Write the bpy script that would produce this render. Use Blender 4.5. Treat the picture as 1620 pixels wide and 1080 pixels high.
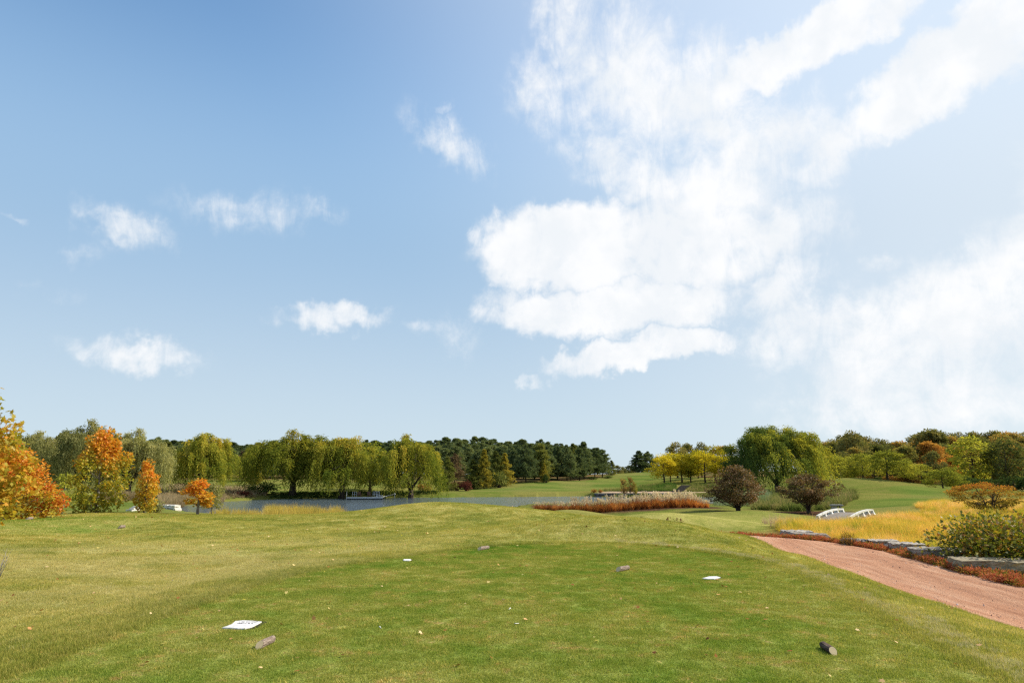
import bpy, math, random
import numpy as np
from math import radians as R, sin, cos, pi
from mathutils import Vector, Matrix

SC = bpy.context.scene
for o in list(bpy.data.objects):
    bpy.data.objects.remove(o, do_unlink=True)
COL = SC.collection

# ------------------------------------------------------------------ camera
EYE = 1.6
PITCH = R(11.0)
cam_d = bpy.data.cameras.new("camera")
cam_d.lens = 24.0
cam_d.sensor_width = 36.0
cam_d.clip_start = 0.05
cam_d.clip_end = 6000.0
cam = bpy.data.objects.new("camera", cam_d)
COL.objects.link(cam)
cam.location = (0, 0, EYE)
cam.rotation_euler = (R(90) + PITCH, 0, 0)
SC.camera = cam

# ------------------------------------------------------------------ light
SUN_AZ = R(76)      # clockwise from straight ahead (+Y) towards +X
SUN_EL = R(39)
SC.view_settings.view_transform = 'Standard'
SC.view_settings.look = 'None'
SC.view_settings.gamma = 1.0
SC.view_settings.use_curve_mapping = False
SC.view_settings.exposure = 0.55
try:
    SC.cycles.use_denoising = False
    SC.cycles.max_bounces = 6
    SC.cycles.transparent_max_bounces = 6
    SC.cycles.sample_clamp_indirect = 4.0
    SC.cycles.sample_clamp_direct = 5.0
    SC.cycles.pixel_filter_type = 'BLACKMAN_HARRIS'
    SC.cycles.filter_width = 1.3
except Exception:
    pass

sun_d = bpy.data.lights.new("sun", 'SUN')
sun_d.energy = 4.2
sun_d.angle = R(0.55)
sun_d.color = (1.0, 0.93, 0.82)
sun = bpy.data.objects.new("sun", sun_d)
COL.objects.link(sun)
sdir = Vector((sin(SUN_AZ) * cos(SUN_EL), cos(SUN_AZ) * cos(SUN_EL), sin(SUN_EL)))
sun.rotation_euler = sdir.to_track_quat('Z', 'Y').to_euler()
sun.location = (40, 10, 60)


class NT:
    """small helper for node trees"""
    def __init__(self, tree):
        self.t = tree; self.n = tree.nodes; self.l = tree.links
    def node(self, typ, ins=None, **kw):
        nd = self.n.new(typ)
        for k, v in kw.items():
            setattr(nd, k, v)
        if ins:
            for k, v in ins.items():
                self.put(nd.inputs[k], v)
        return nd
    def put(self, sock, v):
        if isinstance(v, bpy.types.NodeSocket):
            self.l.new(v, sock)
        else:
            if isinstance(v, tuple) and len(v) == 3 and sock.type == 'RGBA':
                v = (*v, 1)
            sock.default_value = v
    def math(self, op, a, b=0.0, c=None, clamp=False):
        nd = self.node('ShaderNodeMath', operation=op, use_clamp=clamp)
        self.put(nd.inputs[0], a); self.put(nd.inputs[1], b)
        if c is not None: self.put(nd.inputs[2], c)
        return nd.outputs[0]
    def vmath(self, op, a, b=None, s=None):
        nd = self.node('ShaderNodeVectorMath', operation=op)
        self.put(nd.inputs[0], a)
        if b is not None: self.put(nd.inputs[1], b)
        if s is not None: self.put(nd.inputs['Scale'], s)
        return nd.outputs[1] if op in ('LENGTH', 'DOT_PRODUCT') else nd.outputs[0]
    def mix(self, f, a, b, mode='MIX'):
        nd = self.node('ShaderNodeMix', data_type='RGBA', blend_type=mode)
        self.put(nd.inputs[0], f); self.put(nd.inputs[6], a); self.put(nd.inputs[7], b)
        return nd.outputs[2]
    def ss(self, v, lo, hi, a=0.0, b=1.0):
        nd = self.node('ShaderNodeMapRange', interpolation_type='SMOOTHSTEP')
        self.put(nd.inputs[0], v)
        for i, q in enumerate((lo, hi, a, b)): self.put(nd.inputs[i + 1], q)
        return nd.outputs[0]
    def noise(self, vec, scale, detail=3.0, rough=0.55, dist=0.0):
        nd = self.node('ShaderNodeTexNoise')
        if vec is not None: self.put(nd.inputs['Vector'], vec)
        nd.inputs['Scale'].default_value = scale
        nd.inputs['Detail'].default_value = detail
        nd.inputs['Roughness'].default_value = rough
        nd.inputs['Distortion'].default_value = dist
        return nd.outputs['Fac']
    def ramp(self, fac, stops, interp='LINEAR'):
        nd = self.node('ShaderNodeValToRGB')
        el = nd.color_ramp.elements
        nd.color_ramp.interpolation = interp
        while len(el) > 1: el.remove(el[-1])
        el[0].position = stops[0][0]; el[0].color = (*stops[0][1], 1)
        for p, c in stops[1:]:
            e = el.new(p); e.color = (*c, 1)
        self.put(nd.inputs[0], fac)
        return nd.outputs[0]


# pixel (1620x1080 picture) -> direction of the view ray; lets distances be stated in metres
def ray(px, py):
    u = (px - 810) / 1080.0; v = (540 - py) / 1080.0
    yc = cos(PITCH) - v * sin(PITCH); zc = sin(PITCH) + v * cos(PITCH)
    return u / yc, zc / yc
def at(px, py, D):
    a, b = ray(px, py)
    return (a * D, D, EYE + b * D)
def atz(px, py, z):
    a, b = ray(px, py)
    D = (z - EYE) / b
    return (a * D, D, z)

# ------------------------------------------------------------------ sky
world = bpy.data.worlds.new("World")
SC.world = world
world.use_nodes = True
W = NT(world.node_tree)
W.n.clear()
out = W.node('ShaderNodeOutputWorld')
bg = W.node('ShaderNodeBackground')
bg.inputs['Strength'].default_value = 0.15
W.l.new(bg.outputs[0], out.inputs[0])
sky = W.node('ShaderNodeTexSky', sky_type='NISHITA')
sky.sun_disc = False
sky.sun_elevation = SUN_EL
sky.sun_rotation = SUN_AZ
sky.altitude = 200
sky.air_density = 1.0
sky.dust_density = 0.3
sky.ozone_density = 2.0
tc = W.node('ShaderNodeTexCoord')
sep = W.node('ShaderNodeSeparateXYZ', ins={0: tc.outputs['Generated']})
X, Y, Z = sep.outputs
az = W.math('ARCTAN2', X, Y)
el = W.math('ARCSINE', Z)
P0 = W.node('ShaderNodeCombineXYZ', ins={0: az, 1: el}).outputs[0]
# perspective cloud-layer coordinates
zz = W.math('MAXIMUM', W.math('ADD', Z, 0.10), 0.05)
lay = W.node('ShaderNodeCombineXYZ', ins={0: W.math('DIVIDE', X, zz), 1: W.math('DIVIDE', Y, zz)}).outputs[0]
nA = W.node('ShaderNodeTexNoise', ins={'Vector': P0, 'Scale': 5.5, 'Detail': 5.0, 'Roughness': 0.6})
warp = W.vmath('SCALE', W.vmath('SUBTRACT', nA.outputs['Color'], (0.5, 0.5, 0.5)), s=0.10)
nA2 = W.node('ShaderNodeTexNoise', ins={'Vector': P0, 'Scale': 24.0, 'Detail': 4.0, 'Roughness': 0.6})
warp2 = W.vmath('SCALE', W.vmath('SUBTRACT', nA2.outputs['Color'], (0.5, 0.5, 0.5)), s=0.05)
P = W.vmath('ADD', W.vmath('ADD', P0, warp), warp2)
def azel(px, py):
    a, b = ray(px, py)
    d = Vector((a, 1, b)).normalized()
    return math.atan2(d.x, d.y), math.asin(d.z)
# (px, py, half width px, half height px, tilt deg, amount, softness) of each cloud as seen
CL = [
 (210, 360, 135, 46, -20, .68, 1), (400, 335, 160, 50, 0, .50, 1), (150, 395, 70, 34, 0, .36, 1), (500, 330, 70, 34, -10, .46, 1),
 (222, 555, 135, 30, -6, .78, 1), (528, 508, 115, 27, -2, .95, 1), (20, 338, 34, 14, 0, .5, 1), (150, 550, 40, 20, 0, .5, 1),
 (715, 225, 115, 60, -38, .62, 1), (700, 160, 22, 22, 0, .5, 1), (90, 450, 90, 26, 0, .28, 1),
 (670, 525, 70, 22, 0, .40, 1), (840, 605, 34, 10, 0, .6, 1), (725, 540, 45, 60, 0, .36, 1),
 (900, 388, 165, 80, 4, 1.35, 0), (1000, 400, 230, 70, -4, 1.2, 0), (960, 492, 230, 50, 2, 1.2, 0), (800, 480, 60, 50, 0, .8, 1), (1010, 560, 180, 30, 8, 1.1, 0),
 (1130, 300, 200, 130, 12, 1.05, 1), (1080, 390, 220, 80, 0, 1.05, 0), (1230, 455, 130, 50, 10, .95, 1), (1240, 360, 130, 100, 0, .85, 1),
 (900, 40, 70, 110, -10, .95, 1), (860, 150, 90, 90, -30, .62, 1), (980, 110, 150, 180, -30, .98, 1), (1100, 160, 180, 140, -10, .98, 1), (1190, 230, 170, 70, 10, .95, 1),
 (1000, 270, 170, 80, -20, .8, 1), (1300, 55, 250, 62, 16, 1.2, 0), (1500, 110, 250, 85, 24, 1.25, 0), (1590, 20, 240, 60, 20, 1.15, 0), (1430, 165, 140, 50, 15, .85, 1),
 (1500, 520, 360, 150, 14, 1.05, 1), (1610, 440, 200, 110, 20, 1.1, 1), (1270, 520, 170, 85, 0, .9, 1), (1560, 625, 460, 80, 3, .85, 1),
 (1420, 600, 330, 70, 6, .8, 1), (1390, 415, 45, 34, 0, .6, 1), (1300, 250, 140, 70, 20, .8, 1), (1130, -140, 520, 130, 0, .8, 1), (1780, 330, 220, 320, 0, .9, 1),
]
acc = None
for (cx, cy, hw, hh, tilt, amt, soft) in CL:
    a0, e0 = azel(cx, cy)
    a1, _ = azel(cx + hw, cy); a2, _ = azel(cx - hw, cy); _, e1 = azel(cx, cy - hh); _, e2 = azel(cx, cy + hh)
    mp = W.node('ShaderNodeMapping', vector_type='TEXTURE')
    W.put(mp.inputs['Vector'], P)
    mp.inputs['Location'].default_value = (a0, e0, 0)
    mp.inputs['Rotation'].default_value = (0, 0, R(tilt))
    mp.inputs['Scale'].default_value = ((a1 - a2) / 2 * 1.2, (e1 - e2) / 2 * 1.2, 1)
    ln = W.vmath('LENGTH', mp.outputs[0])
    m = W.ss(ln, 1.0, 0.05 if soft else 0.45, 0.0, amt)
    acc = m if acc is None else W.math('MAXIMUM', acc, m)
# a few loose clouds outside the picture, so that the sky goes on as it does in view
far = W.ss(W.noise(lay, 0.55, 3.0, 0.5), 0.56, 0.8, 0.0, 0.8)
behind = W.ss(Y, 0.25, -0.2)
acc = W.math('MAXIMUM', acc, W.math('MULTIPLY', far, behind))
# wisps and billows
n1 = W.noise(P0, 12.0, 9.0, 0.66, 0.2)
mp = W.node('ShaderNodeMapping'); W.put(mp.inputs['Vector'], P0)
mp.inputs['Rotation'].default_value = (0, 0, R(-28)); mp.inputs['Scale'].default_value = (21, 10, 1)
n2 = W.noise(mp.outputs[0], 1.0, 9.0, 0.68, 0.8)
n3 = W.noise(P0, 48.0, 5.0, 0.6, 0.3)
nz = W.math('ADD', W.math('ADD', W.math('MULTIPLY', n1, 0.45), W.math('MULTIPLY', n2, 0.42)), W.math('MULTIPLY', n3, 0.13))
dens = W.math('ADD', W.math('MULTIPLY', acc, 1.0), W.math('MULTIPLY', W.math('SUBTRACT', nz, 0.50), 3.6))
dens = W.math('MULTIPLY', W.ss(dens, 0.0, 1.25), W.ss(acc, 0.0, 0.5))
dens = W.math('MULTIPLY', dens, 0.96)
# thin milky veil: towards the sun and low over the horizon
sd = W.vmath('DOT_PRODUCT', tc.outputs['Generated'], tuple(sdir))
base = W.mix(1.0, sky.outputs[0], (0.86, 1.01, 1.0, 1), 'MULTIPLY')
hazec = W.mix(W.ss(el, 0.36, 0.02), (1.62, 2.45, 3.42, 1), (2.70, 3.24, 3.68, 1))
skyc = W.mix(W.ss(el, 0.66, 0.30, 0.0, 0.95), base, hazec)
skyc = W.mix(W.ss(sd, 0.20, 0.95, 0.0, 0.74), skyc, (4.0, 4.25, 4.4, 1))
shade = W.noise(P0, 11.0, 5.0, 0.55)
cloudc = W.mix(W.ss(shade, 0.38, 0.62), (4.1, 4.25, 4.4, 1), (4.6, 4.62, 4.65, 1))
final = W.mix(dens, skyc, cloudc)
W.l.new(final, bg.inputs['Color'])
# ------------------------------------------------------------------ tagging helpers
def tag(o, label=None, cat=None, group=None, kind=None):
    if label: o['label'] = label
    if cat: o['category'] = cat
    if group: o['group'] = group
    if kind: o['kind'] = kind
    return o
def link(name, mesh, mat=None, parent=None, loc=None):
    o = bpy.data.objects.new(name, mesh)
    COL.objects.link(o)
    if mat is not None and mesh is not None and not mesh.materials: mesh.materials.append(mat)
    if parent: o.parent = parent
    if loc is not None: o.location = loc
    return o
def empty(name, loc, label, cat, group=None, rz=0.0, scale=(1, 1, 1)):
    o = bpy.data.objects.new(name, None)
    o.empty_display_size = 0.3
    COL.objects.link(o)
    o.location = loc; o.rotation_euler = (0, 0, rz); o.scale = scale
    return tag(o, label, cat, group)
def new_mesh(name, verts, faces, smooth=False):
    me = bpy.data.meshes.new(name)
    me.from_pydata([tuple(v) for v in verts], [], faces)
    if smooth: me.polygons.foreach_set('use_smooth', [True] * len(me.polygons))
    me.update()
    return me
def mesh_poly(name, V, k, tint=None, smooth=False):
    """V: (n*k,3) vertices, every k of them one face; tint: one value per face"""
    V = np.asarray(V, dtype=np.float32).reshape(-1, 3)
    n = len(V) // k
    me = bpy.data.meshes.new(name)
    me.vertices.add(len(V)); me.vertices.foreach_set('co', V.ravel())
    me.loops.add(n * k); me.loops.foreach_set('vertex_index', np.arange(n * k, dtype=np.int32))
    me.polygons.add(n); me.polygons.foreach_set('loop_start', np.arange(0, n * k, k, dtype=np.int32))
    try: me.polygons.foreach_set('loop_total', np.full(n, k, dtype=np.int32))
    except Exception: pass
    if tint is not None:
        a = me.attributes.new('tint', 'FLOAT', 'FACE'); a.data.foreach_set('value', np.asarray(tint, dtype=np.float32))
    me.update(calc_edges=True)
    return me

# ------------------------------------------------------------------ ground height
WATER = -2.6
C = []
def cw(*pts): C.extend(pts)
def cp(*pts): C.extend(at(*p) for p in pts)
for x in (-3.8, 0, 3.8):
    for y in (-6, 0, 5, 10): cw((x, y, 0))
cw((-2.3, 13.8, 0), (1, 16, 0), (3.8, 14, 0), (-1, 15.5, 0))
cw((-6, 4, -.16), (-5.8, 8, -.16), (-5.2, 12, -.12), (-9, 4, -.05), (-9, 10, -.02), (-13, 8, 0), (-12, 15, .05), (-20, 12, .1), (-6, -6, -.1), (-4, 16, -.06), (-18, 21, .12), (-14, 21, .1))
cw((5.2, 4, -.1), (5.4, 9, -.1), (5.9, 13, -.14), (5.2, 17, -.02))
for x, y in ((6.9, 4), (7.1, 10), (7.2, 13), (7.3, 15.6), (7.7, 20), (8.1, 25), (9.9, 10), (10.1, 14), (10.4, 17), (10.7, 20), (9.9, 23.5), (6.7, -4), (9.7, -4), (9.8, 4)): cw((x, y, -.55))
cw((5.5, 28, -.62), (12, 16, -.75), (12.6, 20, -.85), (12, 25, -.9), (14, 12, -.7), (20, 14, -.9), (16, 4, -.6), (4, 31, -.7), (8, 33, -.95), (0, 33, -.6))
cp((1000, 822, 22), (1080, 830, 21.5), (1135, 841.5, 20), (930, 818, 22))
cp((950, 812, 48), (1100, 815, 45), (900, 809, 50), (850, 807, 57), (980, 806, 58), (1100, 801, 61), (1165, 808, 55), (1275, 811, 50), (1220, 812, 45), (1180, 822, 36), (1060, 822, 34))
cp((680, 794.5, 30), (620, 800, 29.5), (560, 810.5, 28), (740, 797.5, 30), (800, 802.5, 29.5), (850, 807.5, 29), (900, 812, 28), (680, 833, 22.5), (560, 837, 22), (800, 831, 22.5), (480, 838, 22), (900, 826, 23))
cw((-4, 41, -1.3), (-11, 42, -1.5), (2.5, 40, -1.3), (-20, 44, -1.4), (-33, 46, -1.2), (-3, 50, -2.3), (-14, 52, -2.3), (4, 52, -1.7))
cp((420, 823.5, 26), (490, 822, 26), (350, 817, 28), (280, 813, 29), (200, 811, 29), (110, 813, 28), (0, 822, 26), (-200, 824, 26), (250, 828, 23), (100, 836, 21))
cp((130, 805, 60), (40, 807, 55), (200, 801, 85), (242, 812, 72), (-150, 806, 60), (150, 803, 75))
cp((270, 790, 105), (260, 772, 120), (200, 786, 100), (100, 793, 92), (100, 775, 135), (-100, 780, 120), (30, 790, 95))
cp((440, 786, 125), (560, 784, 129), (640, 782, 133), (600, 773, 155), (600, 765, 178), (450, 765, 172), (350, 768, 165), (350, 786, 114), (480, 775, 145))
cp((700, 781, 148), (700, 771, 172), (775, 772, 170), (700, 757, 205), (820, 762, 190), (850, 756, 215), (960, 751, 240), (880, 774, 162), (1000, 748.5, 262), (980, 772, 168), (1040, 745.5, 265), (1100, 747, 235), (1000, 761, 205), (930, 762, 195))
WALLZ = -1.9
cw((16.5, 135.5, WALLZ), (24, 136, WALLZ), (33, 136, WALLZ), (42, 136, WALLZ), (49, 136, WALLZ), (26, 141, WALLZ + .1))
cp((1050, 768, 150), (1120, 768, 150), (1130, 756, 172), (1180, 765, 150), (1070, 757, 175), (1000, 772, 152))
cp((1235, 787, 102), (1215, 775, 130), (1280, 793, 75), (1330, 787, 80), (1260, 800, 65))
cp((1320, 757, 120), (1295, 761, 122), (1380, 767, 112), (1425, 777, 104), (1340, 776, 97), (1335, 797, 64), (1300, 770, 112))
cp((1405, 787, 76), (1350, 806, 54), (1440, 797, 58), (1380, 790, 68), (1322, 809, 57), (1340, 827, 44), (1300, 826, 42))
cp((1440, 768, 96), (1480, 773, 92), (1510, 782, 86), (1395, 780, 86), (1470, 788, 72))
cp((1400, 763, 145), (1500, 772, 132), (1600, 777, 130), (1450, 760, 160), (1550, 765, 165), (1350, 755, 150), (1700, 780, 100))
cp((1240, 841, 31), (1300, 834, 37), (1400, 834, 35), (1450, 846, 28), (1500, 853, 25), (1450, 822, 42), (1500, 802, 50), (1560, 812, 42), (1620, 806, 55), (1380, 822, 40), (1620, 850, 30))
cw((150, 40, -.5), (-160, 60, 0), (-220, 160, 1), (-120, 260, 3), (0, 420, 0), (120, 330, 1), (250, 230, 4), (320, 100, 2), (60, 10, -1), (-60, 5, 0), (-50, -60, 0), (50, -60, -.6),
   (0, -60, 0), (0, 1200, 0), (-900, 600, 0), (900, 600, 0), (-900, -60, 0), (900, -60, 0), (60, 400, -1), (-500, 300, 3), (500, 300, 3))
C = np.array(C, dtype=float)
cc = 0.35 + 0.06 * np.hypot(C[:, 0], C[:, 1])
def _phi(P):
    d = np.sqrt(((P[:, None, :] - C[None, :, :2]) ** 2).sum(-1) + cc[None, :] ** 2)
    return d
_A = np.zeros((len(C) + 1, len(C) + 1))
_A[:-1, :-1] = _phi(C[:, :2]) + np.eye(len(C)) * 0.0
_A[:-1, -1] = 1; _A[-1, :-1] = 1
_w = np.linalg.lstsq(_A, np.append(C[:, 2], 0), rcond=1e-9)[0]

def sdf(P, poly):
    """signed distance to polygon, negative inside"""
    P = np.asarray(P, float); poly = np.asarray(poly, float)
    d = np.full(len(P), 1e9); ins = np.zeros(len(P), bool)
    for i in range(len(poly)):
        a = poly[i]; b = poly[(i + 1) % len(poly)]
        e = b - a; w = P - a
        t = np.clip((w @ e) / (e @ e + 1e-12), 0, 1)
        d = np.minimum(d, np.hypot(*(w - t[:, None] * e).T))
        c = ((a[1] > P[:, 1]) != (b[1] > P[:, 1])) & (P[:, 0] < (b[0] - a[0]) * (P[:, 1] - a[1]) / (b[1] - a[1] + 1e-12) + a[0])
        ins ^= c
    return np.where(ins, -d, d)
def sstep(x, a, b):
    t = np.clip((x - a) / (b - a), 0, 1)
    return t * t * (3 - 2 * t)
def chaikin(p, n=2):
    p = np.asarray(p, float)
    for _ in range(n):
        q = np.roll(p, -1, 0)
        p = np.stack([p * .75 + q * .25, p * .25 + q * .75], 1).reshape(-1, 2)
    return p
POND = [atz(px, py, WATER)[:2] for px, py in ((282, 806), (284, 800), (330, 794.5), (400, 790.5), (440, 789), (560, 788), (640, 786.5), (700, 786.5), (800, 785.8), (900, 784.8), (936, 784.6))] + [(15.4, 133.1), (24, 133.1), (35, 133.1), (47, 133.3)] + [atz(px, py, WATER)[:2] for px, py in ((1200, 788), (1235, 793))]
POND += [atz(1222, 798, WATER)[:2], atz(1190, 804, WATER)[:2], (24.5, 76), (14, 72), (5, 68), (-1, 58), (-9, 55), (-18, 60), (-28, 68), (-33, 74)]
POND = np.array(POND)
PATH_L = [(6.5, -8), (6.8, 0), (7.1, 8), (7.2, 12.8), (7.3, 15.6), (7.6, 20.2), (7.65, 23), (6.9, 25.4), (5.4, 26.8), (3.8, 27.6), (1.5, 28.4)]
PATH_R = [(9.8, -8), (9.9, 0), (9.9, 8), (10.05, 13), (10.1, 16), (10.7, 18.8), (10.75, 21.7), (10.1, 23.8), (8.9, 26), (5.8, 29), (2.0, 30.6)]
def resample(pl, n):
    pl = np.asarray(pl, float)
    for _ in range(3):
        q = [pl[0]]
        for a, b in zip(pl[:-1], pl[1:]): q += [a * .75 + b * .25, a * .25 + b * .75]
        pl = np.array(q + [pl[-1]])
    s = np.r_[0, np.cumsum(np.hypot(*np.diff(pl, axis=0).T))]
    t = np.linspace(0, s[-1], n)
    return np.stack([np.interp(t, s, pl[:, 0]), np.interp(t, s, pl[:, 1])], 1)
PL = resample(PATH_L, 220); PR = resample(PATH_R, 220)
PATHPOLY = np.r_[PL[::6], PR[::-1][::6]]
TEE = chaikin([(-3.9, -8), (-4.05, 3), (-4.05, 6), (-3.95, 9), (-3.55, 11.9), (-2.1, 14.3), (-.5, 16.1), (1.2, 16.9), (2.6, 16.7), (3.7, 15.6), (4.5, 13.7), (4.7, 12.3), (4.3, 9), (3.85, 6), (3.6, 2), (3.4, -8)], 1)
TEE2 = chaikin([(-26, 15), (-12.8, 18), (-11.6, 23), (-12.5, 26.5), (-26, 26.5)], 2)

GOLDH = [(12.6, 14), (12.8, 24), (12.5, 30), (15.2, 32.5), (23, 36), (29, 40), (31, 46), (35, 52), (38, 58), (60, 60), (60, 20), (30, 8)]
def vnoise(x, y, s, seed=0):
    """cheap smooth value noise"""
    rng = np.random.RandomState(seed); G = rng.rand(257, 257)
    x = x / s; y = y / s
    xi = np.floor(x).astype(int); yi = np.floor(y).astype(int)
    fx = x - xi; fy = y - yi; fx = fx * fx * (3 - 2 * fx); fy = fy * fy * (3 - 2 * fy)
    g = lambda a, b: G[a % 256, b % 256]
    return (g(xi, yi) * (1 - fx) + g(xi + 1, yi) * fx) * (1 - fy) + (g(xi, yi + 1) * (1 - fx) + g(xi + 1, yi + 1) * fx) * fy

def H(x, y):
    x = np.atleast_1d(np.asarray(x, float)).ravel(); y = np.atleast_1d(np.asarray(y, float)).ravel()
    out = np.empty(len(x))
    for s in range(0, len(x), 20000):
        P = np.stack([x[s:s + 20000], y[s:s + 20000]], 1)
        z = _phi(P) @ _w[:-1] + _w[-1]
        far = sstep(np.hypot(P[:, 0], P[:, 1]), 500, 900)
        z = z * (1 - far)
        dist = np.hypot(P[:, 0], P[:, 1])
        tee = sdf(P, TEE)
        k = sstep(tee, 2.0, 0.0)
        z = z * (1 - k)                                         # the tee itself is level
        z += (1 - k) * (vnoise(P[:, 0], P[:, 1], 2.7, 1) - .5) * .05 * sstep(dist, 5, 12) + (1 - k) * (vnoise(P[:, 0], P[:, 1], 9, 2) - .5) * .12 * sstep(dist, 14, 40)
        near = (np.abs(P[:, 0]) < 90) & (P[:, 1] > 40) & (P[:, 1] < 180)
        if near.any():
            q = P[near]; d = sdf(q, POND); zz = z[near]
            ins = d < 0
            zz = np.where(ins, np.minimum(zz, WATER - np.minimum(1.5, 0.35 * -d)), np.maximum(zz, WATER + np.minimum(.9, .22 * d) - np.clip(d-3,0,30)*.02))
            isl = np.hypot((q[:, 0] - 24.5) / 4.2, (q[:, 1] - 129.3) / 1.5)
            zz = np.maximum(zz, WATER - .3 + .6 * (1 - isl))
            shelf = (q[:, 0] > 15.2) & (q[:, 0] < 47.2) & (q[:, 1] > 133.2) & (q[:, 1] < 137)
            zz = np.where(shelf, np.maximum(zz, -1.93), zz)
            z[near] = zz
        gd = sstep(sdf(P, GOLDH), 0, -2.5)
        z = z + gd * ((vnoise(P[:, 0], P[:, 1], 2.6, 12) - .5) * .55 + (vnoise(P[:, 0], P[:, 1], 6, 13) - .5) * .5)
        out[s:s + 20000] = z
    return out
def h1(x, y): return float(H([x], [y])[0])

# ------------------------------------------------------------------ ground sheet
def axis(lo, hi, c, a, n):
    t = np.linspace(math.asinh((lo - c) / a), math.asinh((hi - c) / a), n)
    return c + a * np.sinh(t)
gx = axis(-1500, 1500, 0, 7, 470); gy = np.sort(np.r_[axis(-90, 2500, 14, 9, 430), 132.7, 133.08, 133.22, 133.9])
GX, GY = np.meshgrid(gx, gy)
GZ = H(GX.ravel(), GY.ravel())
Pg = np.stack([GX.ravel(), GY.ravel()], 1)
dp = sdf(Pg, PATHPOLY) if True else None
GZ = GZ - 0.06 * sstep(dp, 0.05, -0.15)
me = bpy.data.meshes.new('ground')
nv = len(GZ)
me.vertices.add(nv); me.vertices.foreach_set('co', np.stack([GX.ravel(), GY.ravel(), GZ], 1).astype(np.float32).ravel())
nx, ny = len(gx), len(gy)
ii, jj = np.meshgrid(np.arange(nx - 1), np.arange(ny - 1)); b0 = (jj * nx + ii).ravel()
F = np.stack([b0, b0 + 1, b0 + nx + 1, b0 + nx], 1).astype(np.int32)
me.loops.add(F.size); me.loops.foreach_set('vertex_index', F.ravel())
me.polygons.add(len(F)); me.polygons.foreach_set('loop_start', np.arange(0, F.size, 4, dtype=np.int32))
me.polygons.foreach_set('use_smooth', np.ones(len(F), bool))
me.update(calc_edges=True)
def fattr(me, name, vals):
    a = me.attributes.new(name, 'FLOAT', 'POINT'); a.data.foreach_set('value', np.asarray(vals, dtype=np.float32))
def circ(cx, cy, r, ax=1.0):
    return np.hypot((Pg[:, 0] - cx) / ax, Pg[:, 1] - cy) - r
wob = (vnoise(Pg[:, 0], Pg[:, 1], 1.2, 7) - .5)
teem = np.maximum(sstep(sdf(Pg, TEE), .07, -.07), sstep(sdf(Pg, TEE2), .2, -.2) * .5)
FAIR = [at(px, py, d)[:2] for px, py, d in ((690, 785, 140), (740, 778, 155), (830, 766, 182), (900, 758, 208), (960, 753, 235), (990, 748, 262), (1040, 745, 268), (1050, 757, 215), (1010, 771, 168), (950, 778, 145), (800, 785, 140))]
fair = sstep(sdf(Pg, FAIR), 3, -3)
FAIR2 = [at(px, py, d)[:2] for px, py, d in ((1330, 812, 52), (1400, 790, 68), (1440, 783, 80), (1400, 772, 110), (1440, 767, 97), (1505, 780, 88), (1450, 800, 58), (1400, 812, 48))]
fair = np.maximum(fair, sstep(sdf(Pg, FAIR2), 1.5, -1.5))
fair = np.maximum(fair, sstep(circ(-38, 72, 16, 1.6), 2, -2))
B1 = at(1165, 808, 55); B2 = at(1275, 811, 50)
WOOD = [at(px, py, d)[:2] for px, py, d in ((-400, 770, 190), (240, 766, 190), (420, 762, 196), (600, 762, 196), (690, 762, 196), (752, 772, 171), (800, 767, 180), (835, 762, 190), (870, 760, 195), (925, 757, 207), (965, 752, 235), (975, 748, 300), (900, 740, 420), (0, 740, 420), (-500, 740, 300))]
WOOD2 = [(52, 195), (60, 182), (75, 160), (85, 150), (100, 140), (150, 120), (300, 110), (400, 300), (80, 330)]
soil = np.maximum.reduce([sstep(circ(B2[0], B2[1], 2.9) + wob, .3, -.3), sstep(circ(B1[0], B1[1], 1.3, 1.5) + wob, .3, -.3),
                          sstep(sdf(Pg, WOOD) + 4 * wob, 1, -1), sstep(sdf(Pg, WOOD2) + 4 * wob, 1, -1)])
REDBED = [(1.9, 57.0), (9, 56.4), (18.2, 60), (18.2, 62.5), (8, 60.5), (1.5, 59.8)]
soil = np.maximum(soil, sstep(sdf(Pg, REDBED) + .5 * wob, .3, -.3))
GOLD = [(12.0, 9), (11.7, 15), (12.1, 19.5), (11.7, 23.5), (10.6, 26.5), (12.5, 33.5), (16.2, 37.5), (21, 39.5), (24.5, 41.5), (27, 46), (30, 52), (35, 58), (46, 66), (60, 60), (60, 20), (30, 8)]
gold = sstep(sdf(Pg, GOLD) + .8 * wob, .4, -.4)
SAND = [(16.5, 134.2), (30, 134.2), (48, 134.2), (48, 135.6), (34, 136.2), (30, 139.5), (17.5, 140)]
sand = sstep(sdf(Pg, SAND), .4, -.4)
fattr(me, 'tee', teem); fattr(me, 'fair', fair); fattr(me, 'soil', soil); fattr(me, 'gold', gold); fattr(me, 'sand', sand)
dryz = sstep(circ(-8.8, 12.6, 4, 1.1), 2.5, -3.5) * .9
fattr(me, 'dry', dryz)

def bsdf_mat(name, **kw):
    m = bpy.data.materials.new(name); m.use_nodes = True
    t = NT(m.node_tree); b = m.node_tree.nodes['Principled BSDF']
    b.inputs['Specular IOR Level'].default_value = kw.get('spec', 0.3)
    b.inputs['Roughness'].default_value = kw.get('rough', 0.85)
    return m, t, b

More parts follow.
